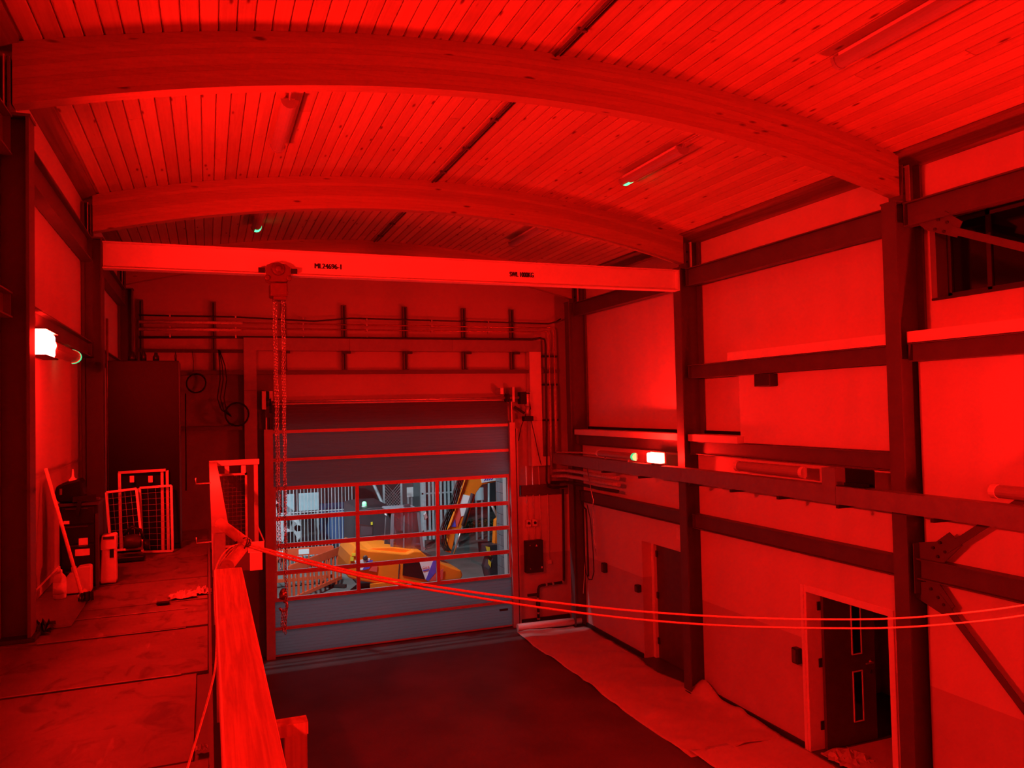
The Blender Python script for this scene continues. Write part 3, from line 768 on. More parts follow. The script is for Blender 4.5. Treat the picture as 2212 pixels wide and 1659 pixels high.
for x in (1.02, 5.68):
    MB().lathe((x, 14.97, 4.685), [(0.03, 0), (0.09, 0.0), (0.09, 0.01), (0.07, 0.012), (0.07, 0.06), (0.09, 0.062), (0.09, 0.07)], 14, (1, 0, 0)).build('cable_drum', 'dark', sd)
for a, b, c, d in ((0.93, 1.00, 4.55, 4.88), (1.06, 1.12, 4.70, 4.88), (5.56, 5.63, 4.76, 4.89), (5.82, 5.87, 4.6, 4.9)):
    box(a, b, 14.93, 15.24, c, d).build('bearing_bracket', 'galv', sd)
for a, b, c, d in ((1.00, 1.06, 4.40, 4.70), (1.06, 1.10, 4.18, 4.48)):
    box(a, b, 14.96, 15.10, c, d).build('dark_bracket', 'dark', sd)  # dark metal brackets under the left shaft end
mt_ = thing('door_operator', (6.1, 14.95, 4.2), 'motor and gearbox of the vehicle door beside the shaft end', 'motor')
MB().lathe((6.15, 14.95, 4.50), [(0.05, 0), (0.058, 0.01), (0.058, 0.26), (0.05, 0.30), (0.03, 0.325), (0.01, 0.33)], 16).build('motor_body', 'galv', mt_)
MB().lathe((6.15, 14.95, 4.76), [(0.062, 0), (0.062, 0.02)], 16).build('motor_collar', 'black', mt_)
box(5.98, 6.12, 14.89, 15.05, 4.55, 4.80).build('gearbox', 'black', mt_, bevel=0.01)
MB().tube([(6.16, 14.95, 4.50), (6.14, 14.95, 4.30)], 0.045, 10).build('gear_neck', 'galv', mt_)
box(6.05, 6.26, 14.88, 15.02, 4.20, 4.30).build('limit_box', 'black', mt_, bevel=0.012)
box(6.21, 6.25, 14.98, 15.02, 4.55, 4.80).build('label_plate', 'plastic', mt_)
MB().obox((5.88, 14.98, 4.50), (6.10, 14.98, 4.36), 0.02, 0.05).build('chain_guard', 'black', mt_)
MB().tube([(6.20, 14.93, 4.58), (6.22, 14.93, 4.45), (6.12, 14.93, 4.36), (6.0, 14.93, 4.1), (5.93, 14.93, 3.8)], 0.008, 6).build('flex_cable', 'black', mt_)
MB().tube([(6.22, 14.93, 4.22), (6.30, 14.95, 3.9), (6.40, 15.0, 3.5), (6.48, 15.05, 3.26)], 0.008, 6).build('flex_cable', 'black', mt_)

# trunking framing the door head
dt = thing('door_head_trunking', (3.5, 15.15, 3.2), 'grey metal trunking framing the top and sides of the vehicle door', 'trunking')
for a, b in ((0.63, 2.55), (2.554, 4.60), (4.604, 6.53)):
    box(a, b, 15.06, 15.24, 5.635, 5.87).build('trunking_length', 'galv_flat', dt)
for za, zb in ((2.0, 4.9), (4.904, 5.635)):
    box(0.63, 0.85, 15.06, 15.24, za, zb).build('trunking_length', 'galv_flat', dt)
for za, zb in ((3.45, 4.2), (4.204, 5.635)):
    box(6.27, 6.53, 15.06, 15.24, za, zb).build('trunking_length', 'wall', dt)
box(6.27, 6.68, 15.04, 15.24, 3.26, 3.45).build('junction_box', 'wall', dt)

# strut posts and pipe runs over the door
for i, (x, lb) in enumerate(((-1.08, 'leftmost'), (0.12, 'second from the left'), (1.35, 'third from the left'), (2.47, 'fourth from the left'), (3.67, 'fifth from the left'), (4.89, 'sixth from the left'), (5.94, 'rightmost'))):
    t = thing('strut_channel', (x, 15.2, 5.28), 'slotted strut on the gable above the door, '+lb, 'strut', 'slotted struts on the gable')
    for za, zb in (((5.28, 5.632), (5.873, 6.53)) if x > 0.63 else ((5.28, 6.53),)):
        box(x-0.045, x+0.045, 15.17, 15.24, za, zb).build('channel', 'steel', t)
        box(x-0.012, x+0.012, 15.165, 15.17, za+0.01, zb-0.02).build('slot_line', 'black', t)
    if 1 < x:
        box(x-0.05, x+0.09, 14.98, 15.06, 5.58, 5.63).build('bracket_foot', 'dark', t)
py = 15.13
def run(name, label, pts, r, mt, clips=()):
    t = thing(name, pts[0], label, 'pipe', 'service pipes')
    MB().tube(pts, r, 8).build('pipe', mt, t)
    for c in clips:
        c = Vector(c); box(c.x-0.012, c.x+0.012, c.y-r-0.004, 15.2, c.z-r-0.006, c.z+r+0.006).build('pipe_clip', 'galv', t)
    return t
cl = [-0.6, 0.5, 1.7, 2.9, 4.2, 5.4]
def bend(p, q, r, n=5):
    return None
run('service_pipe', 'topmost pipe along the gable wall over the door', [(-1.1, py, 6.25), (0.5, py, 6.25), (1.9, py, 6.20), (2.6, py, 6.27), (6.75, py, 6.24), (6.9, py-0.05, 6.28), (7.0, py-0.1, 6.34)], 0.014, 'dark', [(x, py, 6.25) for x in cl])
run('service_pipe', 'second pipe down along the gable, turning down beside the corner column', [(-1.1, py, 6.13), (0.7, py, 6.14), (6.65, py, 6.15), (6.80, py-0.02, 6.17), (6.86, py-0.03, 6.10), (6.86, py-0.03, 5.0), (6.84, py-0.03, 3.52)], 0.013, 'copper', [(x, py, 6.14) for x in cl])
run('service_pipe', 'third pipe down along the gable, turning down between the other risers', [(-1.1, py, 6.02), (0.7, py, 6.04), (6.55, py, 6.06), (6.70, py-0.02, 6.08), (6.745, py-0.03, 6.0), (6.74, py-0.03, 4.9), (6.72, py-0.03, 3.05)], 0.013, 'copper', [(x, py, 6.04) for x in cl])
run('service_pipe', 'thick dark pipe just above the door head trunking, turning down at the right', [(-1.1, py, 5.86), (0.6, py, 5.88), (6.35, py-0.05, 5.90), (6.52, py-0.07, 5.93), (6.62, py-0.08, 5.90), (6.64, py-0.08, 5.80), (6.62, py-0.08, 4.0), (6.59, py-0.08, 2.93), (6.62, py-0.08, 2.82), (6.72, py-0.09, 2.79), (7.05, py-0.12, 2.80)], 0.022, 'dark', [(x, py, 5.89) for x in cl])
for z, x1, lb in ((6.13, 0.62, 'upper pale lagged pipe length on the far left of the gable'), (6.0, 0.60, 'lower pale lagged pipe length on the far left of the gable')):
    tag(MB().tube([(-1.1, py-0.03, z), (x1, py-0.03, z+0.01)], 0.030, 10).build('lagged_pipe', 'lag'), lb, 'pipe', 'lagged pipes')
tag(MB().tube([(6.855, py-0.035, 4.93), (6.85, py-0.035, 3.52)], 0.026, 10).build('lagged_riser', 'lag'), 'pale lagged riser nearest the far right column', 'pipe', 'lagged pipes')
tag(MB().tube([(6.738, py-0.035, 4.93), (6.725, py-0.035, 3.05)], 0.026, 10).build('lagged_riser', 'lag'), 'longer pale lagged riser left of the other one by the far right corner', 'pipe', 'lagged pipes')
tag(box(-1.1, 0.62, 15.12, 15.22, 5.60, 5.655).build('cable_tray', 'dark'), 'dark perforated cable tray under the pipes at the left of the gable', 'tray')
# cross struts by the corner
for z in (5.55, 4.95, 4.2):
    tag(box(6.55, 6.95, 15.15, 15.22, z-0.02, z+0.02).build('strut_bar', 'dark'), 'short dark strut behind the risers at height '+{5.55: 'of the door head trunking', 4.95: 'of the top of the lagged risers', 4.2: 'of the door motor'}[z], 'strut', 'short struts in the corner')
# pipework turning onto the right wall
def wallrun(label, pts, r, mt, cat='pipe', name='wall_pipe'):
    return tag(MB().tube(pts, r, 9).build(name, mt), label, cat, 'pipes turning onto the right wall')
wallrun('pale pipe running from the corner riser to the green ended batten light', [(6.85, 15.06, 3.52), (6.90, 15.0, 3.52), (6.90, 14.0, 3.56), (6.80, 13.0, 3.58)], 0.02, 'lag')
for k, (z, ye, lb) in enumerate(((3.16, 12.62, 'top'), (3.04, 12.60, 'middle'), (2.92, 12.64, 'bottom'))):
    wallrun('%s of the three lagged pipes under the trunking by the corner' % lb, [(6.74-0.02*k, 15.05, z-0.02), (6.92, 14.85, z), (6.95, 14.2, z), (6.95, 13.4, z-0.01), (6.95, ye, z)], 0.038 if k < 2 else 0.03, 'lag' if k < 2 else 'dark')
wallrun('dark hose reel pipe dropping down the right wall in the corner', [P(x, y, 'x', 6.97) for x, y in ((1253, 1058), (1254, 1085), (1262, 1097), (1266, 1100), (1268, 1150), (1270, 1200), (1271, 1245))], 0.018, 'dark')
wallrun('thin dark hose looping below the corner pipe', [P(x, y, 'x', 6.93) for x, y in ((1259, 1098), (1262, 1190), (1266, 1238), (1272, 1252), (1279, 1252), (1283, 1235), (1281, 1190), (1275, 1120), (1268, 1090))], 0.008, 'black', 'hose', 'looped_hose')
wallrun('shiny strap hanging beside the corner hose', [Vector((6.84, 13.65, 3.304))]+[P(x, y, 'x', 6.90) for x, y in ((1278, 1065), (1282, 1080), (1280, 1110), (1282, 1125), (1283, 1160), (1286, 1180), (1288, 1200))], 0.010, 'chain', 'strap', 'hanging_strap')
wallrun('thin pale rod leaning in the corner below the hose', [P(x, y, 'x', 7.05) for x, y in ((1264, 1215), (1260, 1282))], 0.007, 'rope', 'rod', 'leaning_rod')

# control gear on the gable right of the door
cb = thing('control_panel', (6.29, 15.1, 1.05), 'dark control panel with a warning triangle right of the vehicle door', 'control panel')
box(6.10, 6.48, 15.05, 15.19, 1.06, 1.72).build('enclosure', 'dark', cb, bevel=0.008)
box(6.115, 6.465, 15.04, 15.05, 1.075, 1.705).build('door_skin', 'dark', cb)
MB().prism([(6.30, 1.60), (6.35, 1.60), (6.325, 1.645)], 'y', 15.036, 15.04).build('warning_triangle', 'label', cb)
MB().box(6.42, 6.45, 15.034, 15.04, 1.14, 1.18).build('switch', 'plastic', cb)
for z in (1.15, 1.63):
    MB().lathe((6.18, 15.04, z), [(0.012, 0), (0.012, -0.006)], 8, (0, 1, 0)).build('lock', 'galv', cb)
for x, lb in ((6.19, 'left isolator switch above the dark control panel'), (6.33, 'right isolator switch above the dark control panel')):
    t = thing('isolator_switch', (x, 15.15, 2.0), lb, 'switch', 'isolator switches')
    box(x-0.055, x+0.055, 15.10, 15.19, 2.0, 2.15).build('switch_body', 'plastic', t, bevel=0.01)
    MB().lathe((x, 15.10, 2.08), [(0.03, 0), (0.026, -0.025)], 12, (0, 1, 0)).build('rotary_knob', 'dark', t)
    MB().tube([(x, 15.16, 2.15), (x-0.01, 15.16, 3.26)], 0.010, 8).build('supply_conduit', 'plastic', t)
    MB().tube([(x+0.01, 15.16, 2.0), (x+0.02, 15.16, 1.72)], 0.010, 8).build('load_conduit', 'plastic', t)
tag(MB().tube([(6.46, 15.16, 3.26), (6.48, 15.16, 2.4), (6.48, 15.16, 1.72)], 0.010, 8).build('drop_conduit', 'plastic'), 'pale conduit dropping from the junction box to the control panel', 'conduit', 'pale conduits')
so = thing('wall_socket', (6.66, 15.16, 1.2), 'small wall socket at the end of a conduit right of the control panel', 'socket')
MB().tube([(6.66, 15.16, 2.8), (6.66, 15.16, 1.28)], 0.010, 8).build('conduit', 'plastic', so)
box(6.62, 6.70, 15.12, 15.19, 1.19, 1.28).build('socket_body', 'plastic', so, bevel=0.008)
dp = thing('drain_pipe', (6.7, 15.12, 0), 'dark pipe with couplings stepping down to the floor in the far corner', 'pipe', 'service pipes')
MB().tube([(6.985, 15.1, 2.74), (6.97, 15.1, 1.5), (6.96, 15.1, 0.86), (6.94, 15.1, 0.80), (6.88, 15.1, 0.79), (6.45, 15.09, 0.78), (6.38, 15.08, 0.76), (6.36, 15.08, 0.70), (6.35, 15.08, 0.45), (6.35, 15.08, 0.0)], 0.027, 10).build('pipe', 'dark', dp)
for p, ax in (((6.93, 15.1, 0.80), (1, 0, 0)), ((6.70, 15.1, 0.785), (1, 0, 0)), ((6.55, 15.1, 0.783), (1, 0, 0)), ((6.35, 15.08, 0.52), (0, 0, 1)), ((6.35, 15.08, 0.22), (0, 0, 1)), ((6.35, 15.08, 0.10), (0, 0, 1))):
    MB().lathe(p, [(0.036, -0.02), (0.036, 0.02)], 10, ax).build('coupling', 'galv', dp)
MB().lathe((6.35, 15.08, 0.42), [(0.03, -0.08), (0.045, -0.05), (0.045, 0.02), (0.03, 0.06)], 10).build('valve_body', 'dark', dp)
box(6.12, 6.34, 15.06, 15.1, 0.58, 0.63).build('lever_bracket', 'dark', dp)

# small boxes on the right wall
for (x0, y0, x1, y1), lb in (((1369, 1262, 1386, 1280), 'small dark box on the dado left of the far doorway'), ((1297, 1214, 1313, 1238), 'small dark wall sensor in the far corner by the paint line'), ((1704, 1398, 1737, 1434), 'dark door control box on the dado left of the open doorway')):
    c = P((x0+x1)/2, (y0+y1)/2, 'x', 7.13); d_ = (c-CAM).length; h = (y1-y0)/F_PX*d_*0.42; wd_ = 0.055
    t = thing('wall_box', (7.13, c.y, c.z-h), lb, 'wall box', 'dark wall boxes')
    box(7.09, 7.18, c.y-wd_, c.y+wd_, c.z-h, c.z+h).build('housing', 'dark', t, bevel=0.015)
    box(7.083, 7.09, c.y-wd_+0.02, c.y+wd_-0.02, c.z-h+0.02, c.z+h-0.02).build('cover', 'steel', t)
a = P(1462, 1140, 'x', 7.175); b = P(1474, 1168, 'x', 7.175)
tag(box(7.174, 7.18, b.y, a.y+0.02, b.z, a.z).build('wall_notice', 'label'), 'small paper notice on the wall above the far doorway', 'notice')
# cables on the left of the gable
def loop(label, pts, r, name='hanging_cable', mt='black'):
    tag(MB().tube(pts, r, 6).build(name, mt), label, 'cable', 'loose black cables')
gy = 15.0
ctr = P(424, 828, 'y', gy); rr = 0.16
loop('black cable coil hanging on the gable right of the black cabinet', [ctr+Vector((rr*math.sin(a+q*0.03), -0.02*q, rr*1.05*math.cos(a))) for q in range(3) for a in [i*0.3 for i in range(21)]], 0.014, 'cable_coil')
ctr2 = P(512, 895, 'y', gy)
loop('large black cable coil partly hidden by the door trunking', [ctr2+Vector((rr*1.25*math.sin(a), -0.02*q, rr*1.3*math.cos(a))) for q in range(3) for a in [i*0.3 for i in range(21)]], 0.016, 'cable_coil')
for k, dx in enumerate((-5, 0, 6)):
    loop(('left', 'middle', 'right')[k]+' of the three black cables drooping from the tray to the large coil', [P(x, y, 'y', gy-0.03*k) for x, y in ((472+k, 756), (480+dx, 790), (482+dx*1.3, 820), (476+dx*1.3, 860), (483+dx, 885), (500, 900))], 0.010)
loop('thin cable dropping from the tray to the smaller coil', [P(x, y, 'y', gy) for x, y in ((415, 758), (418, 780), (417, 803))], 0.006)
loop('dark upright cable below the smaller coil', [P(x, y, 'y', gy) for x, y in ((401, 850), (401, 900), (402, 1000), (402, 1060))], 0.012)
# ================================================================ MEZZANINE WALKWAY
DZK = 2.95
dk = thing('walkway_deck', (-0.68, 4.0, 2.70), 'raised walkway covered with worn protection sheets along the left wall', 'walkway')
box(-1.378, 0.0, Y0, 11.4, 2.72, 2.936).build('deck_slab', 'steel', dk)
edges = [-1.0, 1.2, 2.55, 3.84, 5.12, 6.215, 7.12, 8.07, 9.28, 10.45, 11.4]
for i in range(len(edges)-1):
    a, b = edges[i], edges[i+1]
    xr = [-0.008, -0.012, -0.010, -0.075, -0.012, -0.010, -0.012, -0.012, -0.01, -0.01][i]
    dz = 0.004*((i*7) % 3)
    MB().add([(-1.375, a+0.003, 2.937), (xr, a+0.006, 2.937), (xr, b-0.004, 2.937), (-1.375, b-0.001, 2.937),
              (-1.375, a+0.003, 2.944+dz), (xr, a+0.006, 2.950+dz), (xr, b-0.004, 2.946), (-1.375, b-0.001, 2.944)],
             [(3, 2, 1, 0), (4, 5, 6, 7), (0, 1, 5, 4), (1, 2, 6, 5), (2, 3, 7, 6), (3, 0, 4, 7)]).build('protection_sheet', 'deck', dk)
for y in (5.118, 6.213, 6.81):
    box(-1.10, -0.16, y-0.008, y+0.008, 2.9515, 2.954).build('joint_tape', 'tape', dk)
box(-0.006, 0.012, Y0, 9.72, 2.72, 3.055).build('kick_plate', 'steel', dk)
box(-1.378, -0.95, 6.62, 7.75, 2.952, 2.956).build('loose_sheet', 'galv_flat', dk)

# timber handrail close to the camera
hr = thing('timber_handrail', (0.065, 1.6, 2.95), 'planed timber handrail running away from the camera at the walkway edge', 'handrail')
box(0.018, 0.120, -1.2, 3.25, 3.852, 3.90).build('rail_plank', 'rail_wood', hr, bevel=0.006)
for y in (0.2, 1.75, 3.1):
    box(0.035, 0.085, y, y+0.05, 2.96, 3.852).build('rail_post', 'steel', hr)
    box(0.014, 0.05, y-0.03, y+0.08, 2.956, 2.99).build('post_foot', 'galv', hr)
    for dz in (0.03, 0.07):
        MB().lathe((0.014, y+0.025, 3.0+dz), [(0.014, 0), (0.014, -0.02)], 6, (1, 0, 0)).build('bolt', 'galv', hr)
# timber stub outside the handrail
a = P(608, 1572, 'z', 3.86); b = P(655, 1558, 'z', 3.86)
tb = thing('timber_baluster', (0.17, 1.6, 2.9), 'short rough timber upright with a cap outside the handrail at the bottom edge', 'timber')
MB().prism([(0.126, 3.842), (0.186, 3.842), (0.186, 3.866), (0.126, 3.866)], 'y', 1.665, 1.705).build('cap_board', 'timber', tb)
MB().prism([(0.140, 3.842), (0.184, 3.842), (0.184, 2.60), (0.140, 2.60)], 'y', 1.668, 1.70).build('upright', 'timber', tb)
box(0.122, 0.139, 1.67, 1.70, 2.9, 3.80).build('packer', 'steel', tb)

# guard rail beyond the gap
fr = thing('far_guard_rail', (0.05, 7.0, 2.95), 'flat capped guard rail with a mesh panel beyond the foam wrapped gap', 'guard rail')
for ya, yb in ((4.12, 6.0), (6.003, 9.62)):
    box(0.014, 0.092, ya, yb, 3.915, 3.95).build('cap_rail', 'film', fr)
box(0.014, 0.56, 9.62, 9.70, 3.895, 3.955).build('cap_rail', 'film', fr)
for y in (4.25, 6.2, 8.0, 9.62):
    box(0.03, 0.08, y, y+0.05, 2.95, 3.915).build('guard_post', 'galv', fr)
box(0.50, 0.545, 9.64, 9.69, 2.72, 3.9).build('guard_post', 'galv', fr)
for x0, x1, z0, z1 in ((0.10, 0.125, 2.95, 3.80), (0.40, 0.425, 2.95, 3.80), (0.10, 0.425, 3.775, 3.80), (0.10, 0.425, 2.95, 2.975)):
    box(x0, x1, 9.65, 9.675, z0, z1).build('mesh_frame', 'galv', fr)
mm = MB()
for i in range(1, 6): mm.obox((0.125+i*0.275/6, 9.662, 2.975), (0.125+i*0.275/6, 9.662, 3.775), 0.004, 0.004, (0, 1, 0))
for j in range(1, 17): mm.obox((0.125, 9.66, 2.975+j*0.8/17), (0.40, 9.66, 2.975+j*0.8/17), 0.004, 0.004)
mm.build('wire_mesh', 'steel', fr)
for x in (0.18, 0.36):
    box(x, x+0.05, 9.64, 9.66, 3.80, 3.89).build('clip', 'plastic', fr)
for z, yy in ((P(434, 1044, 'y', 6.4).z, 6.4), (P(434, 1172, 'y', 6.4).z, 6.4)):
    MB().tube([(0.02, yy, z), (-0.085, yy, z-0.004), (-0.085, yy, z+0.04)], 0.006, 6).build('hook_arm', 'galv', fr)
box(0.016, 0.56, 9.4, 9.75, 2.72, 2.94).build('landing_slab', 'steel', fr)
# pale drop plates hung on the outside
dpz = thing('drop_plate', P(552, 1200, 'y', 7.6), 'pale folded plate hung outside the guard rail behind the rope', 'plate')
a = P(536, 1172, 'y', 7.6); b = P(571, 1192, 'y', 7.6); c = P(567, 1230, 'y', 7.6); d = P(540, 1231, 'y', 7.6)
box(a.x, b.x, 7.6, 7.62, b.z, a.z).build('upper_plate', 'film', dpz)
box(d.x, c.x, 7.59, 7.60, c.z, b.z).build('lower_plate', 'film', dpz)
MB().obox(P(556, 1135, 'y', 7.62), P(571, 1170, 'y', 7.62), 0.012, 0.02, (0, 1, 0)).build('stay', 'galv', dpz)

# foam tubes tied with rope at the gap
def foam(label, p0, p1, r):
    p0 = Vector(p0); p1 = Vector(p1); a = (p1-p0).normalized()
    mb = MB(); n = 16; s = a.cross(Vector((0, 0, 1))).normalized(); t = a.cross(s); vs = []
    for p, rr in ((p0, r), (p1, r), (p1, r*0.35), (p0, r*0.35)):
        for j in range(n):
            g = 2*math.pi*j/n; vs.append(p+(s*math.cos(g)+t*math.sin(g))*rr)
    fs = [(i*n+j, i*n+(j+1) % n, ((i+1) % 4)*n+(j+1) % n, ((i+1) % 4)*n+j) for i in range(4) for j in range(n)]
    mb.add(vs, fs)
    o = mb.build('foam_tube', 'foam'); tag(o, label, 'foam tube', 'foam tubes tied at the gap')
    for pl in o.data.polygons: pl.use_smooth = len(pl.vertices) == 4 and abs(pl.normal.dot(a)) < 0.5
    return o
t0 = P(474, 1130, 'y', 3.98); t1 = P(534, 1174, 'y', 3.80); t2 = P(524, 1182, 'y', 3.80); t3 = P(492, 1222, 'y', 3.60)
foam('upper foam tube slanting down from the guard rail to the rope knot', t0, t1, 0.024)
foam('lower foam tube with its open end facing the timber handrail', t2, t3, 0.027)
TIE = P(524, 1176, 'y', 3.79)
ti = thing('rope_lashing', TIE, 'dark cord lashing binding the foam tubes to the rope', 'lashing')
for k in range(3):
    ang = 0.5+k*0.55
    c = TIE+Vector((0, -0.015+0.012*k, 0)); ax = Vector((math.cos(ang), 0.3, -math.sin(ang))).normalized()
    s = ax.cross(Vector((0, 1, 0))).normalized(); u = ax.cross(s)
    MB().tube([c+(s*math.cos(t*0.42)+u*math.sin(t*0.42))*0.036 for t in range(15)], 0.003, 5, closed=True).build('cord_turn', 'dark', ti)
# the two rope strands across the hall, in a vertical plane
pA = Vector((TIE.x, TIE.y)); pB = Vector((7.1, 4.35)); dd = (pB-pA).normalized(); nn = Vector((-dd.y, dd.x))
def onplane(x, y, off=0.0):
    d = ray(x, y); t = (nn.dot(pA)+off)/(nn.x*d.x+nn.y*d.y); return CAM+d*t
def smooth(pts, k=6):
    out = []
    n = len(pts)
    for i in range(n-1):
        p0 = pts[max(i-1, 0)]; p1 = pts[i]; p2 = pts[i+1]; p3 = pts[min(i+2, n-1)]
        for j in range(k):
            t = j/k
            out.append(0.5*((2*p1)+(p2-p0)*t+(2*p0-5*p1+4*p2-p3)*t*t+(3*p1-p0-3*p2+p3)*t**3))
    return out+[pts[-1]]
r1 = [(528, 1174), (640, 1204), (800, 1243), (1000, 1276), (1200, 1302), (1400, 1322), (1600, 1334), (1800, 1338), (1950, 1335), (2100, 1322), (2212, 1307), (2400, 1275)]
r2 = [(528, 1178), (640, 1211), (830, 1256), (1000, 1286), (1200, 1317), (1400, 1340), (1600, 1353), (1800, 1357), (1950, 1355), (2100, 1343), (2212, 1329), (2400, 1297)]
def to_wall(ps): return ps+[Vector((7.175, ps[-1].y+(ps[-1].y-ps[-2].y)/(ps[-1].x-ps[-2].x)*(7.175-ps[-1].x), ps[-1].z+0.02))]
tag(MB().tube(smooth(to_wall([onplane(*p) for p in r1 if onplane(*p).x < 7.1])), 0.0065, 6).build('tow_rope', 'rope'), 'upper strand of the pale rope sagging across the hall', 'rope', 'rope strands')
tag(MB().tube(smooth(to_wall([onplane(*p, -0.01) for p in r2 if onplane(*p, -0.01).x < 7.1])), 0.0065, 6).build('tow_rope', 'rope'), 'lower strand of the pale rope sagging across the hall', 'rope', 'rope strands')
tail = [P(*q) for q in ((520, 1174, 'y', 3.78), (497, 1182, 'y', 3.72), (478, 1202, 'y', 3.62), (466, 1230, 'y', 3.52), (463, 1265, 'y', 3.35), (465, 1320, 'y', 3.1), (468, 1370, 'y', 2.85), (465, 1440, 'y', 2.55), (452, 1500, 'y', 2.35), (432, 1570, 'y', 2.2), (405, 1659, 'y', 2.05), (385, 1730, 'y', 1.95))]
tag(MB().tube(smooth(tail), 0.0032, 6).build('rope_tail', 'rope'), 'thin loose rope tail drooping inside the handrail to the bottom edge', 'rope')
tail2 = [P(*q) for q in ((520, 1176, 'y', 3.78), (500, 1187, 'y', 3.72), (484, 1206, 'y', 3.66), (474, 1222, 'y', 3.62))]
tag(MB().tube(smooth(tail2), 0.0032, 6).build('rope_tail', 'rope'), 'short loose rope tail beside the lower foam tube', 'rope')

# ================================================================ THINGS ON THE WALKWAY
ZK = 2.957
bc = thing('black_cabinet', (-0.67, 10.1, ZK), 'tall plain glossy black cabinet at the end of the walkway', 'cabinet')
box(-1.04, -0.30, 9.87, 10.38, ZK, 5.12).build('carcass', 'black_gloss', bc, bevel=0.004)
box(-1.035, -0.305, 9.85, 9.87, ZK+0.06, 5.11).build('front_panel', 'black_gloss', bc, bevel=0.003)
box(-0.305, -0.298, 9.86, 10.37, ZK+0.02, 5.11).build('side_panel', 'dark', bc)
for x, h, r, lb in ((-0.80, 0.11, 0.045, 'squat dark can standing on the black cabinet, leftmost'), (-0.68, 0.13, 0.03, 'slim dark bottle on the black cabinet next to the squat can'), (-0.55, 0.10, 0.035, 'dark jar in the middle of the black cabinet top'), (-0.34, 0.12, 0.012, 'thin dark rod standing at the right end of the black cabinet top')):
    tag(MB().lathe((x, 10.0, 5.121), [(r, 0), (r, h*0.55), (r*0.6, h*0.75), (r*0.5, h)], 12).build('dark_container', 'black'), lb, 'container', 'dark containers on the cabinet')
pl = tag(MB().tube([P(231, 688, 'y', 10.9), Vector((P(232, 990, 'y', 10.9).x, 10.9, 2.957))], 0.016, 8).build('corner_pipe', 'copper'), 'thin lit upright pipe left of the black cabinet', 'pipe', 'service pipes')

def mesh_panel(name, label, pts, cells, brackets=False, legs=False):
    """framed wire panel; pts = tl, tr, br, bl in world space"""
    tl, tr, brr, bl = [Vector(p) for p in pts]
    t = thing(name, (bl+brr)/2, label, 'mesh panel', 'mesh guard panels leaning on the cabinet')
    nrm = (tr-tl).cross(bl-tl).normalized()
    for a, b in ((tl, tr), (tr, brr), (brr, bl), (bl, tl)):
        MB().obox(a, b, 0.025, 0.025, nrm).build('frame_bar', 'galv', t)
    mb = MB()
    nx, nz = cells
    for i in range(1, nx):
        f = i/nx; mb.obox(tl.lerp(tr, f), bl.lerp(brr, f), 0.003, 0.003, nrm)
    for j in range(1, nz):
        f = j/nz; mb.obox(tl.lerp(bl, f), tr.lerp(brr, f), 0.003, 0.003, nrm)
    mb.build('wire_mesh', 'galv_flat', t)
    if brackets:
        for f in (0.30, 0.72):
            c = tl.lerp(tr, f)+(bl-tl)*0.13
            MB().obox(c, c+(bl-tl).normalized()*0.11, 0.075, 0.012, nrm).build('hook_bracket', 'plastic', t)
    return t
mesh_panel('wire_guard', 'wire panel leaning at the left, with its pole edge behind the pale jug', [P(230, 1064, 'y', 9.66), P(295, 1056, 'y', 9.62), P(308, 1184, 'y', 9.42), P(240, 1190, 'y', 9.46)], (5, 9))
mesh_panel('wire_guard', 'wire panel standing at the right, below the bracketed frame', [P(302, 1054, 'y', 9.74), P(370, 1049, 'y', 9.70), P(373, 1190, 'y', 9.60), P(308, 1192, 'y', 9.64)], (4, 11))
bf = thing('bracketed_frame', P(310, 1190, 'y', 9.8), 'taller open frame with two hook brackets behind the wire panels', 'frame', 'mesh guard panels leaning on the cabinet')
for a, b in (((256, 1021), (358, 1015)), ((258, 1021), (262, 1190)), ((350, 1016), (352, 1190)), ((361, 1016), (364, 1190))):
    MB().obox(P(*a, 'y', 9.80), P(*b, 'y', 9.76), 0.03, 0.03, (0, 1, 0)).build('frame_bar', 'galv', bf)
for x in (280, 320):
    a = P(x, 1028, 'y', 9.76); b = P(x+10, 1042, 'y', 9.76)
    box(a.x, b.x, 9.75, 9.765, b.z, a.z).build('hook_bracket', 'plastic', bf, bevel=0.005)
mo = thing('small_machine', P(288, 1195, 'y', 9.3), 'small dark motor tool lying in front of the wire panels', 'tool')
q = P(290, 1190, 'y', 9.3)
MB().lathe(q+Vector((-0.10, 0, 0.10)), [(0.055, 0), (0.075, 0.03), (0.075, 0.13), (0.05, 0.17)], 14, (1, 0.1, 0)).build('motor_barrel', 'dark', mo)
MB().lathe(q+Vector((0.09, 0.0, 0.06)), [(0.05, 0), (0.06, 0.02), (0.05, 0.06)], 12, (1, 0, 0)).build('wheel', 'black', mo)
MB().tube([q+Vector((-0.1, 0, 0.18)), q+Vector((-0.02, 0, 0.26)), q+Vector((0.06, 0, 0.22)), q+Vector((0.09, 0, 0.12))], 0.016, 8).build('handle', 'black', mo)
box(q.x-0.16, q.x+0.10, 9.22, 9.42, ZK, ZK+0.05).build('base', 'black', mo, bevel=0.01)

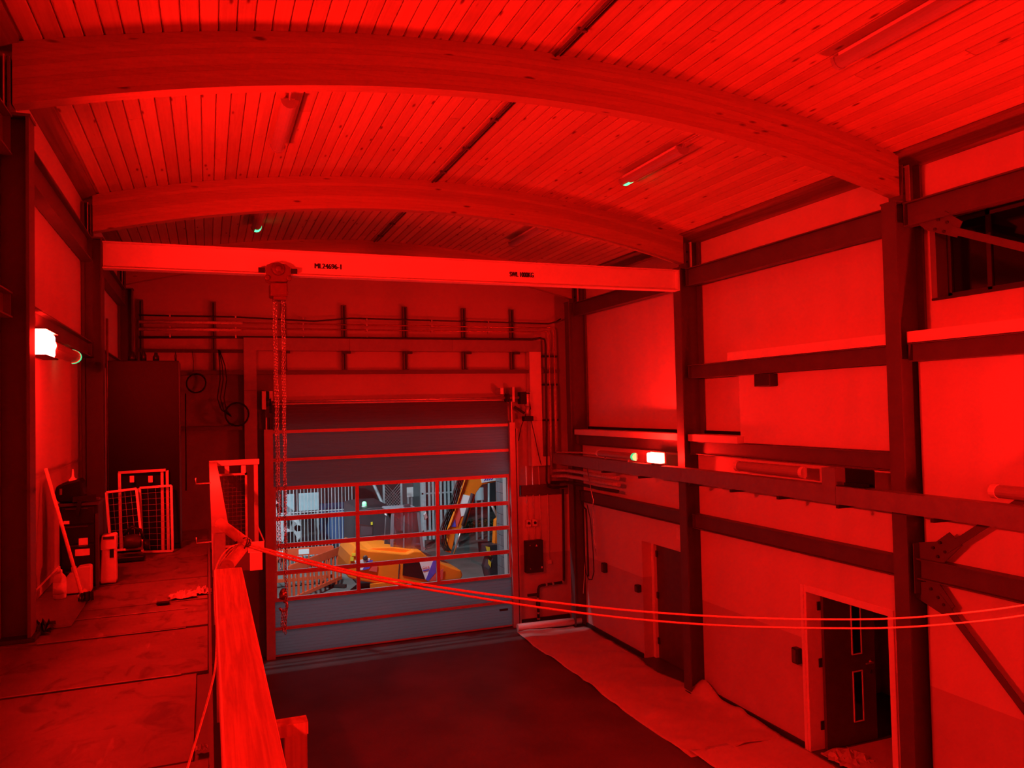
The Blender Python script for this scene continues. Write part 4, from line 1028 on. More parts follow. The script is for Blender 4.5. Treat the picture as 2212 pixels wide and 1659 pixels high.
# black workshop cart against the left wall
ct = thing('black_tool_cart', (-1.1, 8.1, ZK), 'tall black tool cart with drawers and pale labels against the left wall', 'tool cart')
cx0, cx1, cy0 = P(128, 1150, 'y', 7.98).x, P(212, 1150, 'y', 7.98).x, 7.98
box(cx0, cx1, cy0, cy0+0.36, ZK+0.03, 3.70).build('body', 'black', ct, bevel=0.01)
zz = [2.99, 3.13, 3.36, 3.53, 3.69]
for i in range(4):
    dw = box(cx0+0.02, cx1-0.03, cy0-0.012, cy0, zz[i]+0.006, zz[i+1]-0.006).build('drawer', 'black', ct, bevel=0.004)
    box(cx0+0.05, cx1-0.08, cy0-0.020, cy0-0.012, zz[i+1]-0.020, zz[i+1]-0.012).build('drawer_lip', 'dark', dw)
box(cx1-0.02, cx1+0.005, cy0-0.02, cy0+0.02, ZK, 3.62).build('corner_post', 'dark', ct)
box(cx0-0.01, cx1+0.01, cy0-0.02, cy0+0.37, 3.70, 3.725).build('top_tray', 'dark', ct)
for (x0, y0, x1, y1) in ((170, 1163, 190, 1179), (162, 1187, 194, 1199), (137, 1126, 150, 1132)):
    a = P(x0, y0, 'y', cy0-0.014); b = P(x1, y1, 'y', cy0-0.014)
    box(a.x, b.x, cy0-0.0165, cy0-0.0125, b.z, a.z).build('paper_label', 'label', ct)
for x in (cx0+0.04, cx1-0.04):
    MB().lathe((x-0.012, cy0+0.06, ZK+0.022), [(0.02, 0), (0.02, 0.024)], 10, (1, 0, 0)).build('castor', 'rubber', ct)
bg = thing('black_case', (-1.12, 8.1, 3.727), 'glossy black zipped case with a pale handle on top of the tool cart', 'case')
a = P(118, 1078, 'y', 8.05); b = P(180, 1040, 'y', 8.05)
MB().prism([(a.x, a.z+0.02), (a.x+0.02, b.z-0.03), (a.x+0.08, b.z), (b.x-0.02, b.z+0.03), (b.x, b.z-0.01), (b.x+0.01, a.z+0.03), (b.x-0.03, 3.728), (a.x+0.05, 3.728)], 'y', 7.98, 8.22).build('case_body', 'black_gloss', bg, bevel=0.02)
box(a.x+0.05, a.x+0.07, 7.975, 7.98, a.z+0.04, b.z-0.05).build('case_strap', 'steel', bg)
box(a.x+0.12, a.x+0.18, 8.0, 8.05, b.z+0.012, b.z+0.03).build('case_handle', 'film', bg)
nz = P(153, 1039, 'y', 8.18)
tag(MB().lathe((nz.x, 8.30, 3.727), [(0.03, 0), (0.03, nz.z-3.727-0.0), (0.028, nz.z-3.72), (0.012, nz.z-3.727+0.03), (0.006, nz.z-3.727+0.10)], 12).build('nozzle_bottle', 'film'), 'pale conical nozzle bottle poking up behind the black case', 'bottle')
sq = thing('gun_tool', (-0.98, 8.0, 3.727), 'dark hand tool lying across the cart front edge', 'tool')
g0 = P(172, 1085, 'y', 7.93)
MB().obox((g0.x-0.06, 7.95, 3.76), (g0.x+0.12, 8.0, 3.765), 0.04, 0.05).build('tool_body', 'black', sq)
MB().obox((g0.x, 7.945, 3.75), (g0.x-0.02, 7.945, 3.62), 0.03, 0.045, (0, 1, 0)).build('tool_grip', 'black', sq)
for k, (x, y) in enumerate(((188, 1080), (205, 1079))):
    c = P(x, y, 'y', 8.12)
    tag(box(c.x-0.03, c.x+0.04, 8.09, 8.16, 3.727, 3.752).build('small_part', 'dark', bevel=0.004), ('left' if k == 0 else 'right')+' of two small dark parts lying on the cart top', 'part', 'small parts on the cart')

# pale jug, jerry can, bottle, broom
v = thing('pale_jug', (-0.87, 8.18, ZK), 'tall pale plastic dispenser jug with a dark window standing right of the tool cart', 'jug')
vx0, vx1 = P(218, 1250, 'y', 8.18).x, P(253, 1250, 'y', 8.18).x; vt = P(236, 1152, 'y', 8.18).z; vm = P(236, 1178, 'y', 8.18).z
MB().prism([(vx0, ZK), (vx1, ZK), (vx1+0.002, ZK+0.03), (vx1-0.004, vm-0.02), (vx0+0.012, vm-0.02), (vx0-0.003, ZK+0.03)], 'y', 8.12, 8.24).build('jug_body', 'film', v, bevel=0.012)
MB().prism([(vx0+0.004, vm-0.03), (vx1, vm-0.03), (vx1+0.002, vt-0.01), (vx1-0.01, vt), (vx0+0.015, vt-0.01), (vx0+0.004, vm+0.02)], 'y', 8.11, 8.25).build('jug_head', 'film', v, bevel=0.012)
wa = P(237, 1178, 'y', 8.12); wb = P(246, 1204, 'y', 8.12)
box(wa.x, wb.x, 8.112, 8.121, wb.z, wa.z).build('dark_window', 'black', v)
box(vx0+0.03, vx1-0.015, 8.105, 8.111, vt-0.045, vt-0.02).build('carry_slot', 'dark', v)
jc = thing('jerry_can', (-1.06, 7.86, ZK), 'pale square jerry can standing in front of the tool cart', 'can')
jx0, jx1 = P(143, 1270, 'y', 7.86).x, P(199, 1270, 'y', 7.86).x; jt = P(190, 1220, 'y', 7.86).z; jl = P(150, 1240, 'y', 7.86).z
MB().prism([(jx0, ZK), (jx1, ZK), (jx1, jt-0.01), (jx1-0.02, jt), (jx0+0.10, jt-0.005), (jx0+0.06, jl+0.02), (jx0+0.02, jl), (jx0, jl-0.03)], 'y', 7.80, 7.93).build('can_body', 'film', jc, bevel=0.01)
MB().lathe((jx0+0.06, 7.865, jl+0.01), [(0.022, 0), (0.022, 0.045), (0.018, 0.05)], 12).build('screw_cap', 'plastic', jc)
bt = thing('squeeze_bottle', (-1.2, 7.70, ZK), 'pale squeeze bottle with a pointed cap standing by the left wall', 'bottle')
bp = P(129, 1288, 'y', 7.66); bx_ = bp.x
h1 = P(129, 1243, 'y', 7.66).z-ZK; h2 = P(129, 1230, 'y', 7.66).z-ZK
MB().lathe((bx_, 7.66, ZK), [(0.046, 0), (0.05, 0.01), (0.05, h1-0.03), (0.045, h1-0.01), (0.022, h1+0.02)], 18).build('bottle_body', 'film', bt)
MB().lathe((bx_, 7.66, ZK+h1+0.018), [(0.022, 0), (0.020, 0.03), (0.008, 0.035), (0.005, 0.06)], 12).build('bottle_cap', 'plastic', bt)
MB().lathe((bx_, 7.66, ZK+0.04), [(0.0508, 0), (0.0508, h1*0.5)], 18).build('bottle_label', 'label', bt)
bo = thing('brush', P(178, 1296, 'y', 7.45), 'long handled brush leaning against the left wall', 'brush')
b0 = Vector((P(99, 1013, 'x', -1.34).x, P(99, 1013, 'x', -1.34).y, P(99, 1013, 'x', -1.34).z)); b1 = P(176, 1283, 'y', 7.46)
MB().tube([b0, b1], 0.015, 8).build('handle', 'rope', bo)
MB().obox(P(171, 1292, 'y', 7.46), P(187, 1276, 'y', 7.50), 0.05, 0.03, (0, 1, 0)).build('brush_head', 'rope', bo)
mb = MB(); rn = random.Random(3)
c0 = P(186, 1292, 'y', 7.46)
for i in range(60):
    x = c0.x+rn.uniform(-0.06, 0.055); y = 7.46+rn.uniform(-0.03, 0.03)
    mb.obox((x, y, ZK), (x*0.98+c0.x*0.02, y, ZK+0.07), 0.006, 0.006, (0, 1, 0))
tag(mb.build('bristles', 'rubber', bo), kind='stuff')
def crumple(name, label, c, sx, sy, h, mt, seed, cat):
    rn = random.Random(seed); n = 11; vs = []; fs = []
    for i in range(n):
        for j in range(n):
            u = i/(n-1)*2-1; w_ = j/(n-1)*2-1; e = max(abs(u), abs(w_))
            vs.append((c.x+u*sx*(1+rn.uniform(-.2, .2)), c.y+w_*sy*(1+rn.uniform(-.2, .2)), c.z+(0.004+h*rn.random()**1.7*(1-e*0.85))))
    for i in range(n-1):
        for j in range(n-1):
            fs.append((i*n+j, (i+1)*n+j, (i+1)*n+j+1, i*n+j+1))
    o = MB().add(vs, fs).build(name, mt)
    s = o.modifiers.new('thickness', 'SOLIDIFY'); s.thickness = 0.002
    return tag(o, label, cat)
c = P(395, 1288, 'z', ZK); crumple('crumpled_tissue', 'crumpled pale tissue lying on the walkway, the left heap', c, 0.10, 0.10, 0.07, M['tissue'], 4, 'tissue')
c = P(436, 1280, 'z', ZK); crumple('crumpled_tissue', 'crumpled pale tissue close to the guard rail, the right heap', c, 0.07, 0.09, 0.09, M['tissue'], 9, 'tissue')
c = P(78, 1362, 'z', ZK); c.x = -1.16; crumple('dark_rag', 'dark crumpled rag at the foot of the nearest left column', c, 0.09, 0.15, 0.13, M['black'], 12, 'rag')
c = P(435, 1617, 'z', ZK); crumple('paper_scrap', 'small pale paper scrap on the walkway near the bottom edge', c, 0.025, 0.03, 0.025, M['tissue'], 5, 'paper')
tag(box(*[P(339, 1304, 'z', ZK).x, P(366, 1304, 'z', ZK).x], *[P(350, 1306, 'z', ZK).y, P(350, 1302, 'z', ZK).y], ZK, ZK+0.012).build('dark_wedge', 'black'), 'thin black wedge lying flat on the walkway by the tissue', 'wedge')

# ================================================================ FLOOR PROTECTION ALONG THE RIGHT WALL
def sheet(name, label, x0f, x1f, y0, y1, z, mt, seed, amp, curl=None):
    rn = random.Random(seed); nx, ny = 26, 90; vs = []; fs = []
    ph = [rn.uniform(0, 6) for _ in range(8)]
    from mathutils import noise
    for j in range(ny+1):
        y = y0+(y1-y0)*j/ny
        for i in range(nx+1):
            u = i/nx; x = x0f(y)+(x1f(y)-x0f(y))*u
            h = max(0.0, noise.noise(Vector((x*1.3+seed, y*1.8, 0.0)))-0.05)*amp
            h += max(0.0, noise.noise(Vector((x*2.0+y*2.2, y*0.9-x*1.4, seed*3.1)))-0.25)*amp*1.4
            if curl: h += curl(x, y, u)
            vs.append((x, y, z+0.002+h))
    for j in range(ny):
        for i in range(nx):
            p = j*(nx+1)+i; fs.append((p, p+1, p+nx+2, p+nx+1))
    o = MB().add(vs, fs, True).build(name, mt)
    s = o.modifiers.new('thickness', 'SOLIDIFY'); s.thickness = 0.0015; s.offset = 1
    return tag(o, label, 'floor sheet')
lx = lambda y: 5.66+0.004*(y-8)+0.02*math.sin(y*1.7)
def rx(y):
    if y > 12.2: return 7.12
    return 7.08 if y > 10.2 else 7.10
def curl1(x, y, u):
    h = 0
    d = math.exp(-((y-10.35)/0.25)**2)*max(0, (u-0.82)/0.18)**1.5*0.20
    e = math.exp(-((y-9.6)/0.7)**2)*max(0, (u-0.80)/0.2)**2*0.06
    return d+e
def rx1(y):
    t = 7.12
    if 11.0 < y < 12.3: t = 7.12-0.12*math.sin((y-11.0)/1.3*math.pi)
    return t
sheet('floor_protection_sheet', 'long wrinkled protection sheet unrolled along the right wall', lx, rx1, 8.6, 14.62, 0.0, 'paper', 3, 0.07, curl1)
sheet('floor_protection_sheet', 'smoother overlapping protection sheet at the lower right, by the open doorway', lambda y: 5.72+0.05*math.sin(y), lambda y: 7.14, 2.0, 8.75, 0.012, 'film', 8, 0.03)
tag(MB().tube([(5.74, 14.72, 0.085), (6.4, 14.68, 0.085), (7.10, 14.62, 0.085)], 0.075, 16).build('sheet_roll', 'film'), 'pale roll at the far end of the protection sheet below the control panel', 'roll')
crumple('torn_paper', 'torn piece of protection paper lying in the open doorway', Vector((7.42, 7.75, 0.02)), 0.24, 0.22, 0.14, M['paper'], 21, 'paper')
sheet('doorway_sheet', 'crumpled sheet on the floor of the room behind the open doorway', lambda y: 7.2, lambda y: 8.9, 6.86, 8.0, 0.014, 'paper', 31, 0.05)
# ================================================================ THE YARD OUTSIDE
M['tarmac'] = mat('yard_concrete', (0.20, 0.19, 0.18), 0.8, 0, 0.25, 1.6, bump=0.2, bscale=20)
M['orange'] = mat('digger_orange', (0.88, 0.20, 0.012), 0.4, 0, 0.06, 3)
M['orange_plastic'] = mat('barrier_orange', (0.85, 0.10, 0.035), 0.45, 0, 0.08, 5)
M['cabgrey'] = mat('cab_grey', (0.20, 0.19, 0.22), 0.45, 0, 0.1, 6)
M['cabframe'] = mat('cab_charcoal', (0.04, 0.037, 0.045), 0.45, 0, 0.1, 6)
M['cabglass'] = glass_mat('cab_glass', (0.62, 0.63, 0.70), 0.30, 0.35)
M['decal_white'] = mat('decal_white', (0.88, 0.90, 0.92), 0.5, 0, 0.02, 5)
M['decal_blue'] = mat('decal_blue', (0.09, 0.09, 0.62), 0.5, 0, 0.02, 5)
M['decal_red'] = mat('decal_red', (0.80, 0.10, 0.08), 0.5, 0, 0.02, 5)
M['yellow'] = mat('warning_yellow', (0.90, 0.72, 0.05), 0.5, 0, 0.05, 5)
M['paleblue'] = mat('pale_blue_sheet', (0.55, 0.82, 0.90), 0.6, 0, 0.08, 4)
M['fence'] = mat('fence_galv', (0.50, 0.56, 0.60), 0.5, 0.2, 0.1, 9)
M['carwhite'] = mat('car_white', (0.72, 0.74, 0.78), 0.25, 0, 0.03, 3)
M['blue'] = mat('container_blue', (0.08, 0.18, 0.42), 0.5, 0, 0.15, 3)
M['hedge'] = mat('hedge_leaf', (0.05, 0.075, 0.02), 0.8, 0, 0.4, 9)
M['block'] = mat('blockwork', (0.13, 0.12, 0.135), 0.85, 0, 0.12, 6, rnd=0.1)
M['brickdark'] = mat('dark_cladding', (0.06, 0.06, 0.065), 0.8, 0, 0.2, 2)
tag(box(-14, 26, 15.47, 44, -0.22, -0.02).build('ground', 'tarmac'), kind='structure')
tag(box(-14, 26, 33.0, 33.3, -0.02, 7.5).build('wall_yard', 'brickdark'), kind='structure')

# wing wall beside the opening, block by block
ww = thing('wall_wing', (6.1, 16.2, -0.02), None, None, kind='structure')
for i in range(19):
    for j in range(3):
        y = 15.46+j*0.45-(0.22 if i % 2 else 0); y0 = max(15.46, y); y1 = min(15.98, y+0.44)
        if y1-y0 > 0.05: box(5.80, 6.0, y0, y1, -0.02+i*0.225, 0.195+i*0.225).build('block', 'block', ww)

E_ = 17.35
def q(x, y, Y=E_): return P(x, y, 'y', Y)
def outline(name, mt, px, Y0_, Y1_, parent, bevel=0.0):
    pts = [(q(x, y, Y0_).x, q(x, y, Y0_).z) for x, y in px]
    return MB().prism(pts, 'y', Y0_, Y1_).build(name, mt, parent, bevel=bevel)
ex = thing('mini_digger', (4.4, 18.0, -0.02), 'orange mini digger with raised boom parked outside the glazed door', 'excavator')
outline('hood', 'orange', [(752, 1248), (753, 1222), (757, 1200), (769, 1182), (795, 1189), (840, 1193), (868, 1196), (880, 1196), (895, 1190), (910, 1191), (925, 1204), (952, 1216), (975, 1226), (996, 1232), (1000, 1243), (996, 1252), (940, 1257), (905, 1262), (840, 1264), (780, 1256)], 17.05, 18.55, ex, bevel=0.03)
outline('hood_top', 'orange', [(778, 1190), (806, 1183), (845, 1182), (905, 1189), (880, 1200), (790, 1198)], 17.25, 18.3, ex, bevel=0.02)
outline('side_vent', 'black', [(871, 1216), (905, 1212), (915, 1230), (918, 1252), (870, 1243)], 17.035, 17.06, ex)
outline('hood_seam', 'cabframe', [(862, 1218), (864, 1218), (862, 1250), (860, 1250)], 17.038, 17.05, ex)
outline('decal_panel', 'decal_white', [(905, 1211), (935, 1208), (943, 1212), (919, 1252)], 17.030, 17.045, ex)
outline('decal_stripe', 'decal_blue', [(936, 1211), (942, 1210), (942, 1236), (925, 1256), (920, 1252)], 17.024, 17.035, ex)
outline('decal_stripe', 'decal_red', [(942, 1237), (958, 1228), (956, 1252), (926, 1256)], 17.026, 17.035, ex)
outline('decal_panel', 'decal_white', [(766, 1212), (800, 1206), (790, 1230), (776, 1232)], 17.030, 17.045, ex)
outline('decal_stripe', 'decal_blue', [(792, 1212), (806, 1210), (798, 1228), (783, 1232)], 17.024, 17.035, ex)
outline('decal_stripe', 'decal_red', [(806, 1222), (816, 1218), (814, 1236), (797, 1233)], 17.026, 17.035, ex)
MB().lathe(q(789, 1205, 17.03), [(0.055, 0), (0.055, -0.02), (0.03, -0.03)], 14, (0, 1, 0)).build('filler_cap', 'cabframe', ex)
outline('warning_sticker', 'yellow', [(757, 1203), (764, 1203), (764, 1212), (757, 1212)], 17.030, 17.045, ex)
outline('warning_sticker', 'yellow', [(760, 1195), (768, 1195), (768, 1201), (760, 1201)], 17.030, 17.045, ex)
tx = q(912, 1230, 17.02)
text_part('decal_lettering', 'GAP', 0.085, (tx.x, 17.022, tx.z), math.pi/2, 0, 'decal_red', ex, bold=0.0)
outline('decal_bar', 'decal_blue', [(914, 1232), (927, 1229), (927, 1231), (914, 1234)], 17.022, 17.030, ex)
# undercarriage
for y0 in (17.1, 18.15):
    mb = MB(); mb.prism([(3.1, 0.02), (3.4, -0.02), (5.2, -0.02), (5.5, 0.12), (5.55, 0.30), (5.4, 0.44), (3.2, 0.44), (3.0, 0.30), (2.98, 0.14)], 'y', y0, y0+0.35); mb.build('track', 'rubber', ex, bevel=0.02)
box(3.5, 5.0, 17.4, 18.2, 0.25, 0.62).build('undercarriage', 'cabframe', ex)
outline('dozer_blade', 'orange', [(800, 1262), (870, 1256), (880, 1275), (800, 1280)], 17.0, 17.05, ex)
# cab
def cabbar(a, b, ya, yb, wd=0.05):
    MB().obox(q(*a, ya), q(*b, yb), wd, wd, (0, 1, 0)).build('cab_post', 'cabgrey', ex)
cabbar((846, 1192), (848, 1106), 17.35, 17.35, 0.06); cabbar((913, 1190), (903, 1106), 17.35, 17.35); cabbar((832, 1190), (836, 1104), 18.25, 18.25, 0.06)
cabbar((905, 1186), (900, 1102), 18.25, 18.25); cabbar((848, 1106), (903, 1104), 17.35, 17.35)
cabbar((872, 1190), (873, 1108), 17.36, 17.36, 0.025)
a = q(846, 1104, 17.3); b = q(905, 1104, 17.3)
box(a.x-0.05, b.x+0.02, 17.30, 18.15, a.z-0.04, a.z+0.02).build('cab_roof', 'cabgrey', ex, bevel=0.03)
box(b.x-0.25, b.x-0.12, 17.6, 17.75, a.z+0.02, a.z+0.08).build('roof_lamp', 'cabframe', ex)
outline('cab_pane', 'cabglass', [(849, 1188), (850, 1108), (902, 1107), (911, 1188)], 17.36, 17.366, ex)
outline('cab_rear_panel', 'cabframe', [(830, 1188), (836, 1106), (846, 1106), (846, 1190)], 17.7, 17.76, ex)
outline('seat_back', 'cabframe', [(858, 1190), (862, 1150), (878, 1150), (880, 1190)], 17.7, 18.0, ex, bevel=0.02)
outline('instrument_cowl', 'carwhite', [(891, 1186), (892, 1174), (910, 1175), (921, 1186)], 17.5, 17.8, ex, bevel=0.01)
outline('cowl_lettering', 'ink', [(896, 1179), (911, 1178), (911, 1181), (896, 1182)], 17.492, 17.502, ex)
outline('cab_notice', 'paleblue', [(892, 1161), (898, 1160), (898, 1171), (893, 1171)], 17.42, 17.425, ex)
outline('yellow_lever', 'yellow', [(884, 1168), (890, 1162), (891, 1168), (890, 1170)], 17.5, 17.53, ex)
outline('work_lamp', 'galv', [(916, 1112), (921, 1106), (924, 1118), (919, 1124)], 17.4, 17.5, ex, bevel=0.01)
outline('work_lamp', 'decal_white', [(829, 1107), (833, 1106), (836, 1114), (832, 1113)], 17.4, 17.45, ex)
# boom and dipper
BY0, BY1 = 17.60, 17.82
outline('boom', 'orange', [(962, 1191), (969, 1165), (963, 1150), (974, 1136), (990, 1086), (1007, 1034), (1013, 1012), (1076, 1010), (1075, 1040), (1042, 1047), (1029, 1064), (1006, 1136), (984, 1150), (980, 1174), (974, 1195)], BY0, BY1, ex, bevel=0.012)
outline('decal_panel', 'decal_white', [(1000, 1068), (1015, 1071), (1002, 1114), (995, 1116), (993, 1092)], BY0-0.012, BY0, ex)
outline('decal_stripe', 'decal_red', [(990, 1096), (993, 1094), (996, 1115), (988, 1138), (984, 1120)], BY0-0.012, BY0, ex)
outline('decal_stripe', 'decal_blue', [(983, 1121), (985, 1138), (975, 1138)], BY0-0.012, BY0, ex)
outline('decal_panel', 'decal_white', [(1039, 1033), (1070, 1030), (1071, 1038), (1041, 1043)], BY0-0.012, BY0, ex)
for k in range(4):
    outline('decal_lettering', 'decal_blue', [(1045+k*5, 1039-k*0.7), (1048+k*5, 1034-k*0.7), (1050.5+k*5, 1034-k*0.7), (1047.5+k*5, 1038.6-k*0.7)], BY0-0.016, BY0-0.011, ex)
MB().tube([q(1021, 1066, 17.55), q(1000, 1135, 17.55)], 0.045, 12).build('boom_ram', 'cabframe', ex)
MB().tube([q(1000, 1135, 17.55), q(980, 1196, 17.55)], 0.024, 10).build('ram_rod', 'chain', ex)
for k in range(4):
    MB().tube(smooth([q(x+k*4, y, 17.5+0.03*k) for x, y in ((994, 1020), (983, 1052), (972, 1090), (958, 1125), (951, 1150), (953, 1175), (962, 1190))]), 0.018, 6).build('hydraulic_hose', 'rubber', ex)
for k in range(2):
    MB().tube([q(1001+k*5, 1022, 17.56), q(976+k*5, 1105, 17.56)], 0.014, 6).build('hydraulic_pipe', 'copper', ex)
outline('dipper_arm', 'orange', [(1071, 1124), (1077, 1119), (1081, 1188), (1067, 1190)], 17.62, 17.80, ex, bevel=0.01)
MB().tube([q(1060, 1086, 17.7), q(1076, 1120, 17.7)], 0.03, 10).build('dipper_ram', 'galv', ex)
outline('dipper_link', 'orange', [(1074, 1010), (1082, 1010), (1086, 1122), (1077, 1122)], 17.64, 17.78, ex)
outline('bucket', 'cabframe', [(1048, 1178), (1080, 1176), (1082, 1248), (1062, 1254), (1056, 1230), (1064, 1206), (1050, 1200)], 17.45, 18.0, ex, bevel=0.01)
outline('hazard_flash', 'yellow', [(1049, 1180), (1058, 1182), (1060, 1202), (1054, 1198)], 17.44, 17.452, ex)
outline('hazard_flash', 'yellow', [(1055, 1208), (1061, 1214), (1060, 1226), (1055, 1218)], 17.44, 17.452, ex)

# traffic barriers
def barrier(label, p0, p1, h, whites):
    p0 = Vector(p0); p1 = Vector(p1); d = (p1-p0); L = d.length; d.normalize(); nrm = Vector((d.y, -d.x, 0))
    t = thing('traffic_barrier', (p0+p1)/2, label, 'barrier', 'orange traffic barriers')
    up = Vector((0, 0, 1))
    def bar(a, b, wd, ht, nm='barrier_rail', mt='orange_plastic'):
        MB().obox(p0+d*a[0]+up*a[1], p0+d*b[0]+up*b[1], wd, ht, up if abs(a[1]-b[1]) < 1e-3 else nrm).build(nm, mt, t, bevel=0.008)
    bar((0.04, h-0.10), (L-0.04, h-0.10), 0.05, 0.20, 'top_board'); bar((0.03, 0.20), (L-0.03, 0.20), 0.05, 0.09)
    for x in (0.025, L-0.025): bar((x, 0.15), (x, h-0.02), 0.05, 0.05, 'end_stile')
    n = 12
    for i in range(1, n): bar((L*i/n, 0.24), (L*i/n, h-0.2), 0.035, 0.055, 'slat')
    for x in (0.3, L-0.3):
        MB().obox(p0+d*x-nrm*0.28+up*0.05, p0+d*x+nrm*0.28+up*0.05, 0.12, 0.08).build('rubber_foot', 'rubber', t, bevel=0.01)
        bar((x, 0.08), (x, 0.20), 0.06, 0.06, 'foot_peg')
    for f in whites:
        a = p0+d*(L*f-0.13)+up*(h-0.10)+nrm*0.028; b = a+d*0.26
        MB().obox(a, b, 0.006, 0.13).build('reflector', 'decal_white', t)
barrier('orange traffic barrier slanting away from the door at the left', (1.70, 18.7, -0.02), (3.20, 20.7, -0.02), 1.0, ())
barrier('orange traffic barrier with white reflectors behind the slanting one', (1.15, 21.0, -0.02), (3.05, 20.95, -0.02), 1.0, (0.26, 0.60))

# fences
ff = thing('rod_fence', (2.4, 23.2, -0.02), 'tall fence of thin upright rods at the left of the yard', 'fence')
a = q(588, 1100, 23.2).x; b = q(768, 1100, 23.2).x; n = 24
for i in range(n+1):
    x = a+(b-a)*i/n
    MB().obox((x, 23.2, -0.02), (x, 23.2, 3.1), 0.018, 0.018, (0, 1, 0)).build('fence_rod', 'fence', ff)
for z in (0.35, 1.52, 1.60, 2.9): box(a, b, 23.21, 23.24, z, z+0.03).build('fence_rail', 'fence', ff)
box(a-0.05, a+0.08, 23.15, 23.25, -0.02, 3.1).build('fence_post', 'carwhite', ff)
pf = thing('palisade_fence', (6.7, 24.5, -0.02), 'pale palisade fence of broad pales behind the digger boom', 'fence')
for i, x in enumerate((918, 928, 936, 953, 962, 970, 979)):
    X = q(x, 1100, 24.5).x; MB().prism([(X-0.035, 0.3), (X+0.035, 0.3), (X+0.035, 2.75), (X, 2.85), (X-0.035, 2.75)], 'y', 24.5, 24.52).build('pale', 'fence', pf)
a = q(912, 1100, 24.5).x; b = q(985, 1100, 24.5).x
for z in (0.55, 1.75, 2.5): box(a, b, 24.53, 24.57, z, z+0.05).build('fence_rail', 'fence', pf)
for x in (913, 986): X = q(x, 1100, 24.5).x; box(X-0.05, X+0.05, 24.53, 24.6, -0.02, 2.9).build('fence_post', 'fence', pf)
def board(name, label, cat, px, Y, mt, th=0.04, legs=True, group=None):
    a = q(px[0], px[1], Y); b = q(px[2], px[3], Y); t = thing(name, ((a.x+b.x)/2, Y, -0.02), label, cat, group)
    box(a.x, b.x, Y, Y+th, b.z, a.z).build('board', mt, t)
    if legs:
        for x in (a.x+0.05, b.x-0.05): box(x-0.025, x+0.025, Y+th, Y+th+0.05, -0.02, a.z).build('post', 'fence', t)
    return t
board('site_hoarding', 'small pale blue hoarding sheet behind the rod fence, the left one', 'hoarding', (616, 1068, 636, 1103), 26.6, 'paleblue', group='hoarding sheets')
board('site_hoarding', 'wide pale blue hoarding sheet behind the rod fence, the right one', 'hoarding', (645, 1066, 689, 1101), 26.6, 'paleblue', group='hoarding sheets')
board('site_sign', 'white sign board between the cab and the palisade fence', 'sign', (879, 1053, 893, 1073), 27.0, 'decal_white', group='white sign boards')
board('site_sign', 'white sign board seen right of the digger boom', 'sign', (1026, 1054, 1045, 1080), 25.5, 'paleblue', group='white sign boards')
mg = thing('mesh_gate', (5.4, 25.0, -0.02), 'pale chain link gate panel behind the digger cab', 'gate')
a = q(829, 1035, 25.0); b = q(868, 1100, 25.0)
for x in (a.x, b.x): box(x-0.03, x+0.03, 25.0, 25.06, -0.02, a.z).build('gate_post', 'fence', mg)
for z in (0.3, a.z-0.05): box(a.x, b.x, 25.0, 25.05, z, z+0.05).build('gate_rail', 'fence', mg)
mb = MB(); wdt = b.x-a.x; hh = a.z-0.05-0.35
for i in range(-12, 10):
    for s in (1, -1):
        x0 = a.x+i*0.09 if s > 0 else b.x-i*0.09; pts = []
        for z in (0.35, a.z-0.05):
            pts.append((x0+s*(z-0.35)*0.9, z))
        (xa, za), (xb, zb) = pts
        lo, hi = a.x, b.x
        def clip(xq):  # z at xq
            return za+(zb-za)*(xq-xa)/(xb-xa)
        p_, r_ = (xa, za), (xb, zb)
        if min(xa, xb) > hi or max(xa, xb) < lo: continue
        if p_[0] < lo: p_ = (lo, clip(lo))
        if p_[0] > hi: p_ = (hi, clip(hi))
        if r_[0] < lo: r_ = (lo, clip(lo))
        if r_[0] > hi: r_ = (hi, clip(hi))
        if abs(p_[0]-r_[0]) > 0.02: mb.obox((p_[0], 25.02, p_[1]), (r_[0], 25.02, r_[1]), 0.008, 0.008, (0, 1, 0))
mb.build('wire_mesh', 'fence', mg)
tag(MB().tube([q(905, 1262, 24.6), q(792, 1042-30, 24.6)], 0.05, 8).build('leaning_pole', 'fence'), 'pale pole leaning behind the digger cab', 'pole')
tag(MB().tube([q(1056, 1190, 25.0), q(1056, 1030, 25.0)], 0.04, 8).build('lamp_post', 'fence'), 'slim upright post right of the boom', 'post')
# white van behind the rod fence
vn = thing('white_van', (1.6, 25.5, -0.02), 'white van front partly hidden by the rod fence', 'van')
VY = 24.6
outline('van_body', 'carwhite', [(560, 1172), (560, 1080), (600, 1082), (622, 1110), (646, 1118), (653, 1140), (652, 1162), (640, 1172)], VY, VY+1.7, vn, bevel=0.06)
outline('windscreen', 'darkglass', [(596, 1090), (602, 1086), (621, 1110), (600, 1112)], VY-0.012, VY, vn)
outline('headlamp', 'darkglass', [(633, 1140), (640, 1134), (652, 1136), (652, 1146), (640, 1148)], VY-0.012, VY, vn)
outline('side_mirror', 'black', [(614, 1121), (628, 1120), (632, 1130), (626, 1138), (614, 1137)], VY-0.2, VY-0.05, vn, bevel=0.03)
outline('grille', 'black', [(616, 1150), (634, 1148), (640, 1160), (640, 1172), (612, 1172)], VY-0.012, VY, vn)
for x in (590,):
    c = q(x, 1176, VY-0.02); c.z = 0.32; MB().lathe(c, [(0.34, 0), (0.34, 0.2)], 20, (0, 1, 0)).build('wheel', 'rubber', vn)
